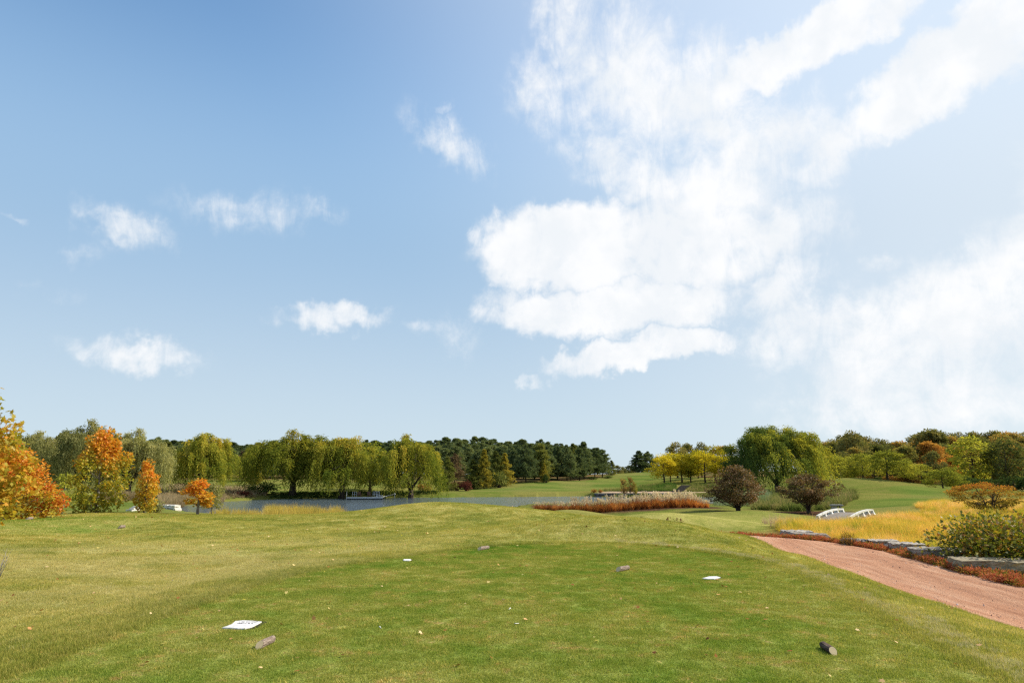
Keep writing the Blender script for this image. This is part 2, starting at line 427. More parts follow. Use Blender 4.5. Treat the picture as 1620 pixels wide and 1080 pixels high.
def turf_colors(t, pos):
    """own colours of the short tee turf and the longer rough, from world position"""
    big = t.noise(pos, 0.35, 4, 0.55, 0.4); mid = t.noise(pos, 1.7, 4, 0.6, 0.3); fine = t.noise(pos, 9.0, 3, 0.6); vf = t.noise(pos, 45.0, 2, 0.6)
    f1 = t.math('ADD', t.math('MULTIPLY', big, .55), t.math('MULTIPLY', mid, .45))
    teec = t.ramp(f1, [(0.32, (.115, .205, .026)), (0.42, (.19, .245, .042)), (0.52, (.26, .275, .060)), (0.62, (.32, .31, .085)), (0.74, (.40, .35, .12))])
    worn = t.ss(t.math('ADD', t.math('MULTIPLY', mid, .45), t.math('MULTIPLY', fine, .55)), .545, .64, 0, .8)
    teec = t.mix(worn, teec, (.40, .29, .11, 1))
    roughc = t.ramp(f1, [(0.32, (.155, .185, .034)), (0.43, (.25, .255, .055)), (0.54, (.35, .32, .085)), (0.64, (.44, .385, .13)), (0.74, (.54, .46, .19))])
    sp = t.ss(fine, .52, .72, 0, .5)
    roughc = t.mix(sp, roughc, (.52, .43, .17, 1))
    v = t.ss(vf, .3, .7, .62, 1.35)
    xs_ = t.node('ShaderNodeSeparateXYZ', ins={0: pos}); ex = t.math('ADD', xs_.outputs[0], t.math('MULTIPLY', fine, .5))
    rim = t.math('MULTIPLY', t.math('MULTIPLY', t.ss(ex, -5.6, -4.0), t.ss(xs_.outputs[0], -3.2, -3.9)), t.ss(xs_.outputs[1], 14, 11))
    roughc = t.mix(t.math('MULTIPLY', t.math('MULTIPLY', rim, t.ss(mid, .35, .6)), .3), roughc, (.16, .17, .03, 1))
    return teec, roughc, v

m_ground, t, b = bsdf_mat('ground_turf', rough=1., spec=.0)
geo = t.node('ShaderNodeNewGeometry'); pos = geo.outputs['Position']
teec, roughc, v = turf_colors(t, pos)
A = lambda n: t.node('ShaderNodeAttribute', attribute_name=n).outputs['Fac']
sepp = t.node('ShaderNodeSeparateXYZ', ins={0: pos})
# mowing stripes of the far fairways
st = t.math('SINE', t.math('MULTIPLY', t.math('ADD', sepp.outputs[1], t.math('MULTIPLY', sepp.outputs[0], .55)), .42))
lo = t.noise(pos, .06, 4, .6, .5)
fairc = t.mix(t.ss(st, -.4, .4), (.105, .150, .028, 1), (.145, .178, .036, 1))
fairc = t.mix(t.ss(lo, .42, .66, 0, .8), fairc, (.205, .19, .055, 1))
farmix = t.ss(sepp.outputs[1], 26, 60)
lawn = t.mix(t.ss(lo, .35, .62), (.115, .150, .026, 1), (.19, .178, .044, 1))
lawn = t.mix(t.ss(t.noise(pos, .5, 4, .65, .4), .45, .7, 0, .5), lawn, (.23, .20, .06, 1))
c = t.mix(farmix, roughc, lawn)
c = t.mix(t.math('MULTIPLY', A('dry'), t.ss(t.noise(pos, .5, 3, .6), .3, .6)), c, (.50, .42, .17, 1))
c = t.mix(A('fair'), c, fairc)
c = t.mix(A('tee'), c, teec)
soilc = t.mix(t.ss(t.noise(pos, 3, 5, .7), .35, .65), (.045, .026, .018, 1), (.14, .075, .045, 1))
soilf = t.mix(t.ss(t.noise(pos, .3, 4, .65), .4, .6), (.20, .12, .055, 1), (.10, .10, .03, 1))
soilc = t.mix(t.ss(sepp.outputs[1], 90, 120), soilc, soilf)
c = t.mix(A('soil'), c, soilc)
c = t.mix(A('gold'), c, (.30, .22, .05, 1))
c = t.mix(A('sand'), c, (.42, .30, .20, 1))
c = t.mix(1.0, c, t.node('ShaderNodeCombineColor', ins={0: v, 1: v, 2: v}).outputs[0], 'MULTIPLY')
t.put(b.inputs['Base Color'], c)
bm = t.node('ShaderNodeBump'); bm.inputs['Strength'].default_value = .9; bm.inputs['Distance'].default_value = .03
t.put(bm.inputs['Height'], t.math('ADD', t.noise(pos, 38, 4, .7), t.math('MULTIPLY', t.noise(pos, 6, 3, .6), 1.2)))
t.put(b.inputs['Normal'], bm.outputs[0])
tag(link('ground', me, m_ground), kind='structure')

# ------------------------------------------------------------------ pond water
wp = np.array(POND); cxm = wp.mean(0)
ring = wp + (wp - cxm) / np.linalg.norm(wp - cxm, axis=1)[:, None] * 4.0
mw = new_mesh('water', [(*p, WATER) for p in ring] + [(*cxm, WATER)], [(i, (i + 1) % len(ring), len(ring)) for i in range(len(ring))])
mw.transform(Matrix.Identity(4))
m_water, t, b = bsdf_mat('pond_water', rough=.06, spec=.5)
b.inputs['IOR'].default_value = 1.33
geo = t.node('ShaderNodeNewGeometry'); pos = geo.outputs['Position']
mp = t.node('ShaderNodeMapping'); t.put(mp.inputs['Vector'], pos); mp.inputs['Scale'].default_value = (1.0, 2.0, 1); mp.inputs['Rotation'].default_value = (0, 0, R(18))
t.put(b.inputs['Base Color'], t.mix(t.noise(pos, .08, 2), (.07, .092, .10, 1), (.10, .13, .145, 1)))
bm = t.node('ShaderNodeBump'); bm.inputs['Strength'].default_value = 1.0; bm.inputs['Distance'].default_value = .26
t.put(bm.inputs['Height'], t.math('ADD', t.noise(mp.outputs[0], 1.6, 5, .65, .3), t.math('MULTIPLY', t.noise(mp.outputs[0], .35, 2, .5), .8)))
t.put(b.inputs['Normal'], bm.outputs[0])
tag(link('water', mw, m_water), kind='structure')

# ------------------------------------------------------------------ crushed stone path
rows, colsN = 220, 34
vv = []
rngp = np.random.RandomState(5)
S = np.linspace(0, 1, colsN)
for i in range(rows):
    q = PL[i][None] * (1 - S[:, None]) + PR[i][None] * S[:, None]
    edge = (vnoise(np.full(colsN, i * .35), S * 3, 1.0, 9) - .5) * .22
    q = q + (PR[i] - PL[i])[None] / 3.0 * (edge * (np.abs(S - .5) * 2) ** 6)[:, None]
    vv.append(q)
vv = np.concatenate(vv)
zz = H(vv[:, 0], vv[:, 1]) + .012
SS = np.tile(S, rows); II = np.repeat(np.arange(rows), colsN)
rut = np.zeros(len(SS))
for c0, w0 in ((.24, .016), (.285, .012), (.52, .016), (.56, .012), (.80, .02)):
    rut -= .014 * np.exp(-((SS - c0 - .02 * np.sin(II * .06 + c0 * 20)) / w0) ** 2)
zz = zz + rut + .012 * (vnoise(vv[:, 0], vv[:, 1], .3, 3) - .5) - .03 * (np.abs(SS - .5) * 2) ** 8
fc = [(i * colsN + j, i * colsN + j + 1, (i + 1) * colsN + j + 1, (i + 1) * colsN + j) for i in range(rows - 1) for j in range(colsN - 1)]
mpth = new_mesh('path', np.c_[vv, zz], fc, True)
m_path, t, b = bsdf_mat('red_gravel', rough=1., spec=.0)
geo = t.node('ShaderNodeNewGeometry'); pos = geo.outputs['Position']
mp = t.node('ShaderNodeMapping'); t.put(mp.inputs['Vector'], pos); mp.inputs['Scale'].default_value = (3.2, .35, 1); mp.inputs['Rotation'].default_value = (0, 0, R(4))
g1 = t.noise(pos, 55, 3, .7); g2 = t.noise(mp.outputs[0], 1.2, 5, .65, .2)
c = t.ramp(g2, [(.3, (.37, .18, .105)), (.5, (.50, .262, .155)), (.68, (.59, .35, .22))])
c = t.mix(t.ss(t.noise(pos, 120, 2, .5), .62, .7, 0, .6), c, (.66, .52, .45, 1))
c = t.mix(t.ss(g1, .52, .36, 0, .65), c, (.19, .075, .05, 1))
t.put(b.inputs['Base Color'], c)
bm = t.node('ShaderNodeBump'); bm.inputs['Strength'].default_value = 1; bm.inputs['Distance'].default_value = .02
t.put(bm.inputs['Height'], t.math('ADD', g1, t.math('MULTIPLY', t.noise(pos, 14, 3, .6), .8))); t.put(b.inputs['Normal'], bm.outputs[0])
tag(link('path', mpth, m_path), kind='structure')
# ------------------------------------------------------------------ foliage materials
def foliage_mat(name, stops, trans=.35, var=.25, gloss=.0, rough=.5, bright=1.0):
    m = bpy.data.materials.new(name); m.use_nodes = True
    t = NT(m.node_tree); t.n.clear()
    o = t.node('ShaderNodeOutputMaterial')
    ti = t.node('ShaderNodeAttribute', attribute_name='tint').outputs['Fac']
    geo = t.node('ShaderNodeNewGeometry'); pos = geo.outputs['Position']
    oi = t.node('ShaderNodeObjectInfo').outputs['Random']
    f = t.math('ADD', ti, t.math('MULTIPLY', t.math('SUBTRACT', oi, .5), var), clamp=True)
    f = t.math('ADD', f, t.math('MULTIPLY', t.math('SUBTRACT', t.noise(pos, .9, 2), .5), .35), clamp=True)
    c = t.ramp(f, stops)
    k = t.math('MULTIPLY', t.math('ADD', t.math('MULTIPLY', oi, .35), .82), bright)
    c = t.mix(1.0, c, t.node('ShaderNodeCombineColor', ins={0: k, 1: k, 2: k}).outputs[0], 'MULTIPLY')
    d = t.node('ShaderNodeBsdfDiffuse', ins={0: c}).outputs[0]
    tr = t.node('ShaderNodeBsdfTranslucent', ins={0: t.mix(1.0, c, (1.25, 1.2, .7, 1), 'MULTIPLY')}).outputs[0]
    s = t.node('ShaderNodeMixShader', ins={0: trans, 1: d, 2: tr}).outputs[0]
    if gloss > 0:
        g = t.node('ShaderNodeBsdfGlossy', ins={'Color': (.9, .9, .9, 1), 'Roughness': rough}).outputs[0]
        s = t.node('ShaderNodeMixShader', ins={0: gloss, 1: s, 2: g}).outputs[0]
    t.l.new(s, o.inputs[0])
    return m
def bark_mat(name, c1, c2, scale=6):
    m, t, b = bsdf_mat(name, rough=.95, spec=.1)
    pos = t.node('ShaderNodeTexCoord').outputs['Object']
    mp = t.node('ShaderNodeMapping'); t.put(mp.inputs['Vector'], pos); mp.inputs['Scale'].default_value = (.12, 1, 1) if scale > 20 else (1, 1, .22)
    n = t.noise(mp.outputs[0], scale, 5, .7)
    t.put(b.inputs['Base Color'], t.mix(t.ss(n, .35, .65), c1, c2))
    bm = t.node('ShaderNodeBump'); bm.inputs['Strength'].default_value = .8; bm.inputs['Distance'].default_value = .05
    t.put(bm.inputs['Height'], n); t.put(b.inputs['Normal'], bm.outputs[0])
    return m
M = {}
M['bark'] = bark_mat('dark_bark', (.035, .026, .019, 1), (.11, .085, .062, 1))
M['bark_grey'] = bark_mat('grey_bark', (.13, .115, .10, 1), (.30, .27, .23, 1))
M['willow'] = foliage_mat('willow_leaves', [(0, (.10, .14, .022)), (.35, (.19, .22, .03)), (.65, (.33, .325, .045)), (.9, (.52, .43, .065)), (1, (.62, .42, .07))], .43, .12)
M['willow_green'] = foliage_mat('green_willow_leaves', [(0, (.05, .09, .028)), (.4, (.12, .165, .036)), (.7, (.28, .29, .045)), (1, (.48, .42, .055))], .40, .06)
M['willow_olive'] = foliage_mat('olive_willow_leaves', [(0, (.12, .14, .05)), (.5, (.25, .25, .09)), (1, (.42, .38, .15))], .4, .2)
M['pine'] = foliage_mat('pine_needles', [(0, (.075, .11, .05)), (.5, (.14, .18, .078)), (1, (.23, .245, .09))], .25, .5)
M['pine_brown'] = foliage_mat('brown_pine_needles', [(0, (.09, .06, .035)), (.5, (.17, .11, .06)), (1, (.20, .15, .07))], .12, .2)
M['cedar'] = foliage_mat('olive_conifer_needles', [(0, (.08, .11, .032)), (.5, (.18, .20, .05)), (1, (.31, .28, .07))], .25, .35)
M['cedar_gold'] = foliage_mat('golden_conifer_needles', [(0, (.12, .125, .03)), (.5, (.30, .26, .045)), (1, (.52, .38, .05))], .3, .2)
M['locust'] = foliage_mat('yellow_locust_leaves', [(0, (.22, .215, .02)), (.5, (.45, .39, .03)), (1, (.66, .50, .04))], .45, .4)
M['locust_green'] = foliage_mat('green_locust_leaves', [(0, (.15, .18, .03)), (.5, (.29, .30, .045)), (1, (.46, .41, .065))], .42, .5)
M['oak'] = foliage_mat('autumn_oak_leaves', [(0, (.12, .145, .045)), (.3, (.21, .21, .06)), (.55, (.33, .26, .075)), (.8, (.46, .29, .075)), (1, (.50, .24, .06))], .36, .75)
M['oak_dark'] = foliage_mat('dark_oak_leaves', [(0, (.09, .105, .04)), (.5, (.18, .18, .06)), (1, (.33, .26, .09))], .32, .5)
M['orange'] = foliage_mat('orange_maple_leaves', [(0, (.24, .17, .05)), (.5, (.48, .25, .06)), (1, (.62, .24, .06))], .4, .2)
M['rust'] = foliage_mat('rusty_shrub_leaves', [(0, (.12, .07, .03)), (.5, (.30, .17, .05)), (1, (.42, .22, .05))], .3, .5)
M['redshrub'] = foliage_mat('dark_red_shrub_leaves', [(0, (.06, .02, .018)), (1, (.22, .07, .05))], .25, .3)
M['greenshrub'] = foliage_mat('green_shrub_leaves', [(0, (.035, .06, .018)), (1, (.12, .16, .04))], .25, .3)
M['maple'] = foliage_mat('turning_maple_leaves', [(0, (.12, .17, .02)), (.25, (.26, .27, .03)), (.45, (.47, .36, .04)), (.62, (.62, .32, .035)), (.8, (.70, .24, .035)), (1, (.58, .11, .04))], .42, 0, .012, .5)
M['plum'] = foliage_mat('plum_brown_leaves', [(0, (.085, .09, .022)), (.3, (.14, .115, .032)), (.6, (.22, .125, .055)), (1, (.42, .25, .13))], .25, .15, .02, .5)
M['fan'] = foliage_mat('amber_layered_leaves', [(0, (.12, .11, .025)), (.5, (.30, .21, .035)), (.85, (.50, .24, .04)), (1, (.55, .13, .06))], .35, 0)
M['hazel'] = foliage_mat('mottled_shrub_leaves', [(0, (.05, .07, .010)), (.4, (.15, .16, .015)), (.7, (.34, .27, .025)), (.88, (.26, .11, .03)), (1, (.36, .24, .10))], .35, 0, .025, .45)

# ------------------------------------------------------------------ tube and leaf builders
class Tubes:
    def __init__(s): s.v = []; s.f = []
    def add(s, pts, rad, n=6):
        pts = [Vector(p) for p in pts]; base = len(s.v)
        for i, p in enumerate(pts):
            d = (pts[min(i + 1, len(pts) - 1)] - pts[max(i - 1, 0)])
            if d.length < 1e-6: d = Vector((0, 0, 1))
            d.normalize()
            a = d.orthogonal().normalized() if abs(d.z) < .9 else d.cross(Vector((0, 1, 0))).normalized()
            bb = d.cross(a)
            for k in range(n):
                th = 2 * pi * k / n
                s.v.append(p + (a * cos(th) + bb * sin(th)) * rad[i])
        for i in range(len(pts) - 1):
            for k in range(n):
                s.f.append((base + i * n + k, base + i * n + (k + 1) % n, base + (i + 1) * n + (k + 1) % n, base + (i + 1) * n + k))
        s.f.append(tuple(base + k for k in range(n))[::-1]); s.f.append(tuple(base + (len(pts) - 1) * n + k for k in range(n)))
    def cut(s): s.nv, s.nf = len(s.v), len(s.f)
    def mesh(s, name): return new_mesh(name, s.v, s.f, True)
    def pair(s):
        """stem(s) and the thin branches as two meshes"""
        v2 = s.v[s.nv:]; f2 = [tuple(i - s.nv for i in f) for f in s.f[s.nf:]]
        return new_mesh('trunk', s.v[:s.nv], s.f[:s.nf], True), new_mesh('branches', v2, f2, True)

def unit(v): return v / (np.linalg.norm(v, axis=-1, keepdims=True) + 1e-9)
STAR = np.array([(0, 0), (.28, .10), (.50, .06), (.40, .34), (.62, .58), (.28, .58), (0, 1.0), (-.28, .58), (-.62, .58), (-.40, .34), (-.50, .06), (-.28, .10)])
DIAM = np.array([(0, 0), (.5, .45), (0, 1.0), (-.5, .45)])
def leaves(P, axis, rng, L, Wd, shape=DIAM, roll=None):
    n = len(P)
    a = unit(axis)
    r = unit(rng.normal(size=(n, 3))) if roll is None else unit(roll)
    side = unit(np.cross(a, r))
    L = np.broadcast_to(L, (n,)); Wd = np.broadcast_to(Wd, (n,))
    V = P[:, None, :] + a[:, None, :] * (shape[None, :, 1:2] * L[:, None, None]) + side[:, None, :] * (shape[None, :, 0:1] * Wd[:, None, None])
    return V

def merge(chunks, tints, name, k=4):
    return mesh_poly(name, np.concatenate([c.reshape(-1, 3) for c in chunks]), k, np.concatenate(tints))

def broad_tree(seed, H_=10., Rr=3.5, zb=2.2, nc=48, per=110, L=.32, crad=.95, flat=.7, trunk=.22, tintf=None, shape=DIAM, multi=1, squash=1.0, aspect=.62, top_pow=.8, bare=0, lean=(0, 0), droop=.25, inner=.35):
    """tapered trunk(s), limbs to every leaf clump, leaf faces spread through the clumps"""
    rng = np.random.RandomState(seed); T = Tubes()
    cs = []
    tries = 0
    lob = rng.uniform(0, 2 * pi, 5)
    while len(cs) < nc and tries < 6000:
        tries += 1
        u = rng.uniform(0, 1); th = rng.uniform(0, 2 * pi)
        prof = (sin(pi * min(1, (u * .92 + .08) ** top_pow)) ** .55)
        mod = 1 + .16 * sin(3 * th + lob[0]) + .12 * sin(5 * th + lob[1] + 5 * u) + .1 * sin(7 * u + lob[2])
        rr = Rr * prof * mod * (inner + (1 - inner) * rng.uniform(0, 1) ** .5) * .86
        p = np.array([rr * cos(th) + lean[0] * u, rr * sin(th) + lean[1] * u, zb + (H_ - zb) * (u * .93 + .02)])
        if all(np.linalg.norm((p - q) / (1, 1, flat)) > crad * .62 for q in cs): cs.append(p)
    cs = np.array(cs)
    # trunk(s)
    stems = []
    for m_ in range(multi):
        a = 2 * pi * m_ / multi + rng.uniform(-.4, .4)
        sp = 0 if multi == 1 else .32 * Rr
        top = np.array([sp * cos(a) + lean[0] * .7, sp * sin(a) + lean[1] * .7, zb + (H_ - zb) * .78])
        base = np.array([.0 if multi == 1 else .06 * cos(a), 0 if multi == 1 else .06 * sin(a), -.15])
        pts = [base]
        for q in (.18, .4, .6, .8, 1):
            w = base * (1 - q) + top * q + np.array([rng.normal(0, .02 * H_ * .3), rng.normal(0, .02 * H_ * .3), 0]) * (1 if q < 1 else 0)
            w[:2] = base[:2] * (1 - q ** .8) + w[:2] * q ** .8 if multi > 1 else w[:2]
            pts.append(w)
        T.add(pts, [trunk * x / (1 if multi == 1 else 1.5) for x in (1.25, .92, .7, .5, .3, .08)], 8)
        stems.append(np.array(pts))
    T.cut()
    for c_ in cs:
        st = stems[rng.randint(len(stems))]
        fr = np.clip((c_[2] - zb) / (H_ - zb) * .75 + .05, .05, .9)
        zt = max(st[0][2] + .3 * zb + .15, c_[2] - (.25 + .35 * rng.rand()) * np.hypot(*(c_[:2] - st[-1][:2])) - .1 * H_ * .5)
        p0 = np.array([np.interp(zt, st[:, 2], st[:, 0]), np.interp(zt, st[:, 2], st[:, 1]), min(zt, st[-1][2])])
        mid = (p0 + c_) / 2 + np.array([0, 0, -.05 * np.linalg.norm(c_ - p0)]) + rng.normal(0, .04, 3) * np.linalg.norm(c_ - p0)
        r0 = trunk * .26 * (1.1 - .6 * fr)
        T.add([p0, mid, c_], [r0, r0 * .6, r0 * .2], 4)
        if bare:
            for _ in range(bare):
                e = c_ + rng.normal(0, .5, 3) * crad + np.array([0, 0, .4 * crad])
                T.add([c_, (c_ + e) / 2 + rng.normal(0, .08, 3) * crad, e], [r0 * .25, r0 * .16, r0 * .06], 3)
    ch, ti = [], []
    for c_ in cs:
        n = int(per * rng.uniform(.6, 1.3)); R_ = crad * rng.uniform(.7, 1.25)
        d = unit(rng.normal(size=(n, 3))); rad = R_ * rng.uniform(.25, 1, n) ** .55
        # ragged sprays inside each clump
        spr = unit(rng.normal(size=(9, 3)))
        k = rng.randint(9, size=n); mixf = rng.uniform(0, .75, n)[:, None]
        d = unit(d * (1 - mixf) + spr[k] * mixf)
        off = d * rad[:, None] * np.array([1, 1, flat])
        P_ = c_ + off
        ax = unit(d + rng.normal(0, .6, (n, 3)) + np.array([0, 0, -droop]))
        LL = L * rng.uniform(.65, 1.25, n)
        roll = rng.normal(0, .55, (n, 3)) + np.array([0, 0, 1.0]); roll = np.cross(ax, np.cross(roll, ax)) if False else roll
        # faces lie roughly level, tilted at random
        V = leaves(P_, ax, rng, LL, LL * aspect, shape, roll=roll)
        ch.append(V)
        tt = rng.uniform(0, 1, n) * .45 + .28 + rng.uniform(-.18, .18)
        if tintf is not None: tt = tintf(P_, rng, tt)
        ti.append(tt)
    return (*T.pair(), merge(ch, ti, 'crown', len(shape)))

def pine_tree_mesh(seed, H_=10., Rr=2.6, zb=1.6, whorls=16, br=7, full=.8, nl=.5, per=11, taper=.75, droop=0.0):
    rng = np.random.RandomState(seed); T = Tubes()
    bend = rng.normal(0, .12, 2)
    T.add([(0, 0, -.2), (bend[0], bend[1], H_ * .5), (0, 0, H_ * .97)], [.17, .11, .02], 7)
    T.cut()
    ch, ti = [], []
    for w in range(whorls):
        u = (w + rng.uniform(-.3, .3)) / (whorls - 1); u = min(max(u, 0), 1)
        z0 = zb + (H_ - zb) * u * .96
        ln = Rr * ((1 - u) ** taper * (1 - .25 * max(0, .25 - u) / .25) + .06)
        for k in range(br):
            if rng.rand() > full + .2: continue
            a = rng.uniform(0, 2 * pi); l = ln * rng.uniform(.55, 1.18)
            up = rng.uniform(.05, .35) - droop
            tip = np.array([l * cos(a), l * sin(a), l * up])
            st = np.array([bend[0] * 4 * u * (1 - u), bend[1] * 4 * u * (1 - u), z0])
            T.add([st, st + tip * .5 + np.array([0, 0, -.05 * l]), st + tip], [.035, .022, .008], 3)
            nt = max(3, int(4 + l * 2.2))
            for q in range(nt):
                f = .3 + .7 * (q + rng.rand()) / nt
                c_ = st + tip * f + rng.normal(0, .13 * l, 3) * np.array([1, 1, .55])
                n = int(per * rng.uniform(.7, 1.4))
                d = unit(rng.normal(size=(n, 3)) + np.array([cos(a) * .6, sin(a) * .6, .55]))
                P_ = c_ + d * .1
                LL = nl * rng.uniform(.6, 1.2, n)
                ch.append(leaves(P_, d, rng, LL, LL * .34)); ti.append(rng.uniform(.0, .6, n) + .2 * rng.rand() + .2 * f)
    return (*T.pair(), merge(ch, ti, 'crown'))

def willow_mesh(seed, H_=11., Rr=6., zlow=1.2, nsp=70, nst=13, nl=20, wind=.3, lean=0., L=.42, lumpy=.2, gold=.0, tintx=0.0, ztv=1.5):
    """weeping willow: limbs arching to sprays, each spray a curtain of hanging strands with narrow leaves"""
    rng = np.random.RandomState(seed); T = Tubes()
    fork = np.array([0, 0, H_ * .2])
    T.add([(0, 0, -.3), (.08, 0, H_ * .1), fork], [.62, .46, .42], 10)
    T.cut()
    majors = []
    for k in range(6):
        a = 2 * pi * k / 6 + rng.uniform(-.4, .4)
        e = np.array([cos(a) * Rr * .42 + lean, sin(a) * Rr * .42, H_ * rng.uniform(.62, .82)])
        m_ = fork + (e - fork) * .5 + np.array([cos(a) * .6, sin(a) * .6, -.2])
        T.add([fork, m_, e], [.26, .17, .07], 6); majors.append((fork, m_, e))
    lob = rng.uniform(0, 6.28, 6)
    ch, ti = [], []
    for s in range(nsp):
        a = rng.uniform(0, 2 * pi); u = (s + rng.rand()) / nsp           # u: 0 rim .. 1 top
        mod = 1 + lumpy * sin(2 * a + lob[0]) + lumpy * .8 * sin(4 * a + lob[1] + 3 * u) + rng.uniform(-.08, .08)
        el_ = u ** .8 * pi / 2
        rr = Rr * cos(el_) ** .7 * mod * rng.uniform(.74, 1.0)
        zt = H_ * (.44 + .5 * sin(el_)) * (1 + .07 * sin(3 * a + lob[2])) + rng.uniform(-ztv, .5)
        tip = np.array([rr * cos(a) + lean * u, rr * sin(a), zt])
        mj = majors[rng.randint(6)]; p0 = mj[1] * .4 + mj[2] * .6
        T.add([p0, (p0 + tip) / 2 + np.array([0, 0, .5]), tip], [.07, .045, .015], 4)
        spt = rng.uniform(-.26, .26)
        for q in range(nst):
            da = rng.uniform(-.8, .8); st = tip + rng.normal(0, .36, 3) * np.array([1, 1, .5])
            dirx = np.array([cos(a + da), sin(a + da), 0])
            lng = (zt - zlow) * rng.uniform(.22, .98) * (.5 + .5 * cos(el_))
            lng = max(1.3, min(lng, 7.5)); outw = rng.uniform(.3, 1.1)
            n = max(8, int(nl * lng / 4))
            tt = np.linspace(0, 1, n)
            # rises a little, bends over, then hangs
            P_ = st + dirx * (outw * (1 - (1 - tt) ** 2.2))[:, None] + np.array([0, 0, 1.]) * (.45 * np.sin(np.clip(tt * 2.2, 0, pi)) - lng * tt ** 1.5)[:, None]
            P_[:, 0] += wind * tt ** 2 * lng * .3 + rng.normal(0, .06, n); P_[:, 1] += rng.normal(0, .08, n)
            tang = np.gradient(P_, axis=0)
            P_ += rng.normal(0, .07, (n, 3))
            ax = unit(unit(tang) + rng.normal(0, .38, (n, 3)))
            LL = L * rng.uniform(.6, 1.3, n)
            ch.append(leaves(P_, ax, rng, LL, LL * .27))
            ti.append(np.clip(.22 + gold + spt + tintx * st[0] / Rr + .45 * (st[2] / H_) * (1 - .35 * tt) + rng.uniform(-.2, .2, n), 0, 1))
    return (*T.pair(), merge(ch, ti, 'crown'))

def shrub_mesh(seed, H_=1., Rr=1., n=1500, L=.15, flat=1.0, aspect=.6, tintf=None, shape=DIAM, nb=14):
    rng = np.random.RandomState(seed); T = Tubes(); cl = []
    for k in range(nb):
        a = rng.uniform(0, 2 * pi); r = Rr * .8 * rng.rand() ** .5
        c_ = np.array([r * cos(a), r * sin(a), H_ * (.42 + .42 * rng.rand() * (1 - .55 * (r / Rr) ** 2))])
        T.add([(0.05 * cos(a), .05 * sin(a), -.1), (c_[0] * .5, c_[1] * .5, c_[2] * .6), c_], [.03 * Rr + .01, .018 * Rr + .006, .005], 4); cl.append(c_)
    cl = np.array(cl); k = rng.randint(nb, size=n); d = unit(rng.normal(size=(n, 3)))
    off = d * (rng.rand(n) ** .45)[:, None] * np.array([Rr * .42, Rr * .42, H_ * .34])
    P_ = cl[k] + off; P_[:, 2] = np.maximum(P_[:, 2], .03)
    ax = unit(d + rng.normal(0, .7, (n, 3)))
    tt = rng.uniform(.1, .9, n)
    if tintf is not None: tt = tintf(P_, rng, tt)
    LL = L * rng.uniform(.6, 1.3, n)
    return T.mesh('stem'), merge([leaves(P_, ax, rng, LL, LL * aspect, shape, roll=rng.normal(0, .6, (n, 3)) + np.array([0, 0, 1.]))], [tt], 'foliage', len(shape))

def blades_mesh(seed, n, rad, L, w, lean=.5, seg=1, curve=.5, tint=(0, 1), circle=True, thin_tip=True):
    """a tuft or patch of grass blades"""
    rng = np.random.RandomState(seed)
    r = rad * rng.rand(n) ** .5; a = rng.uniform(0, 2 * pi, n)
    B = np.stack([r * np.cos(a), r * np.sin(a), np.zeros(n)], 1) if circle else np.c_[rng.uniform(-rad, rad, (n, 2)), np.zeros(n)]
    ln = L * rng.uniform(.55, 1.2, n); az_ = rng.uniform(0, 2 * pi, n); le = lean * rng.uniform(.1, 1.3, n)
    if seg == 1 and rad < 1: pass
    D = np.stack([np.cos(az_) * le, np.sin(az_) * le, np.ones(n)], 1); D = unit(D)
    side = np.stack([-np.sin(az_ + rng.normal(0, .6, n)), np.cos(az_), np.zeros(n)], 1) * (w / 2)
    tt = rng.uniform(tint[0], tint[1], n)
    if seg == 1:
        V = np.stack([B - side, B + side, B + D * ln[:, None]], 1)
        return mesh_poly('blade', V, 3, tt)
    out_, ti_ = [], []
    prev = B - side * 1, B + side * 1
    hor = np.stack([np.cos(az_), np.sin(az_), np.zeros(n)], 1)
    for s in range(1, seg + 1):
        q = s / seg
        Pc = B + D * (ln * q)[:, None] + (hor * .8 - np.array([0, 0, 1.]) * .45) * (ln * curve * q ** 2.2 * le / max(lean, .01))[:, None]
        ww = side * (1 - q * .93)
        cur = Pc - ww, Pc + ww
        out_.append(np.stack([prev[0], prev[1], cur[1], cur[0]], 1)); ti_.append(tt * .75 + .25 * q)
        prev = cur
    return mesh_poly('blade', np.concatenate(out_), 4, np.concatenate(ti_))

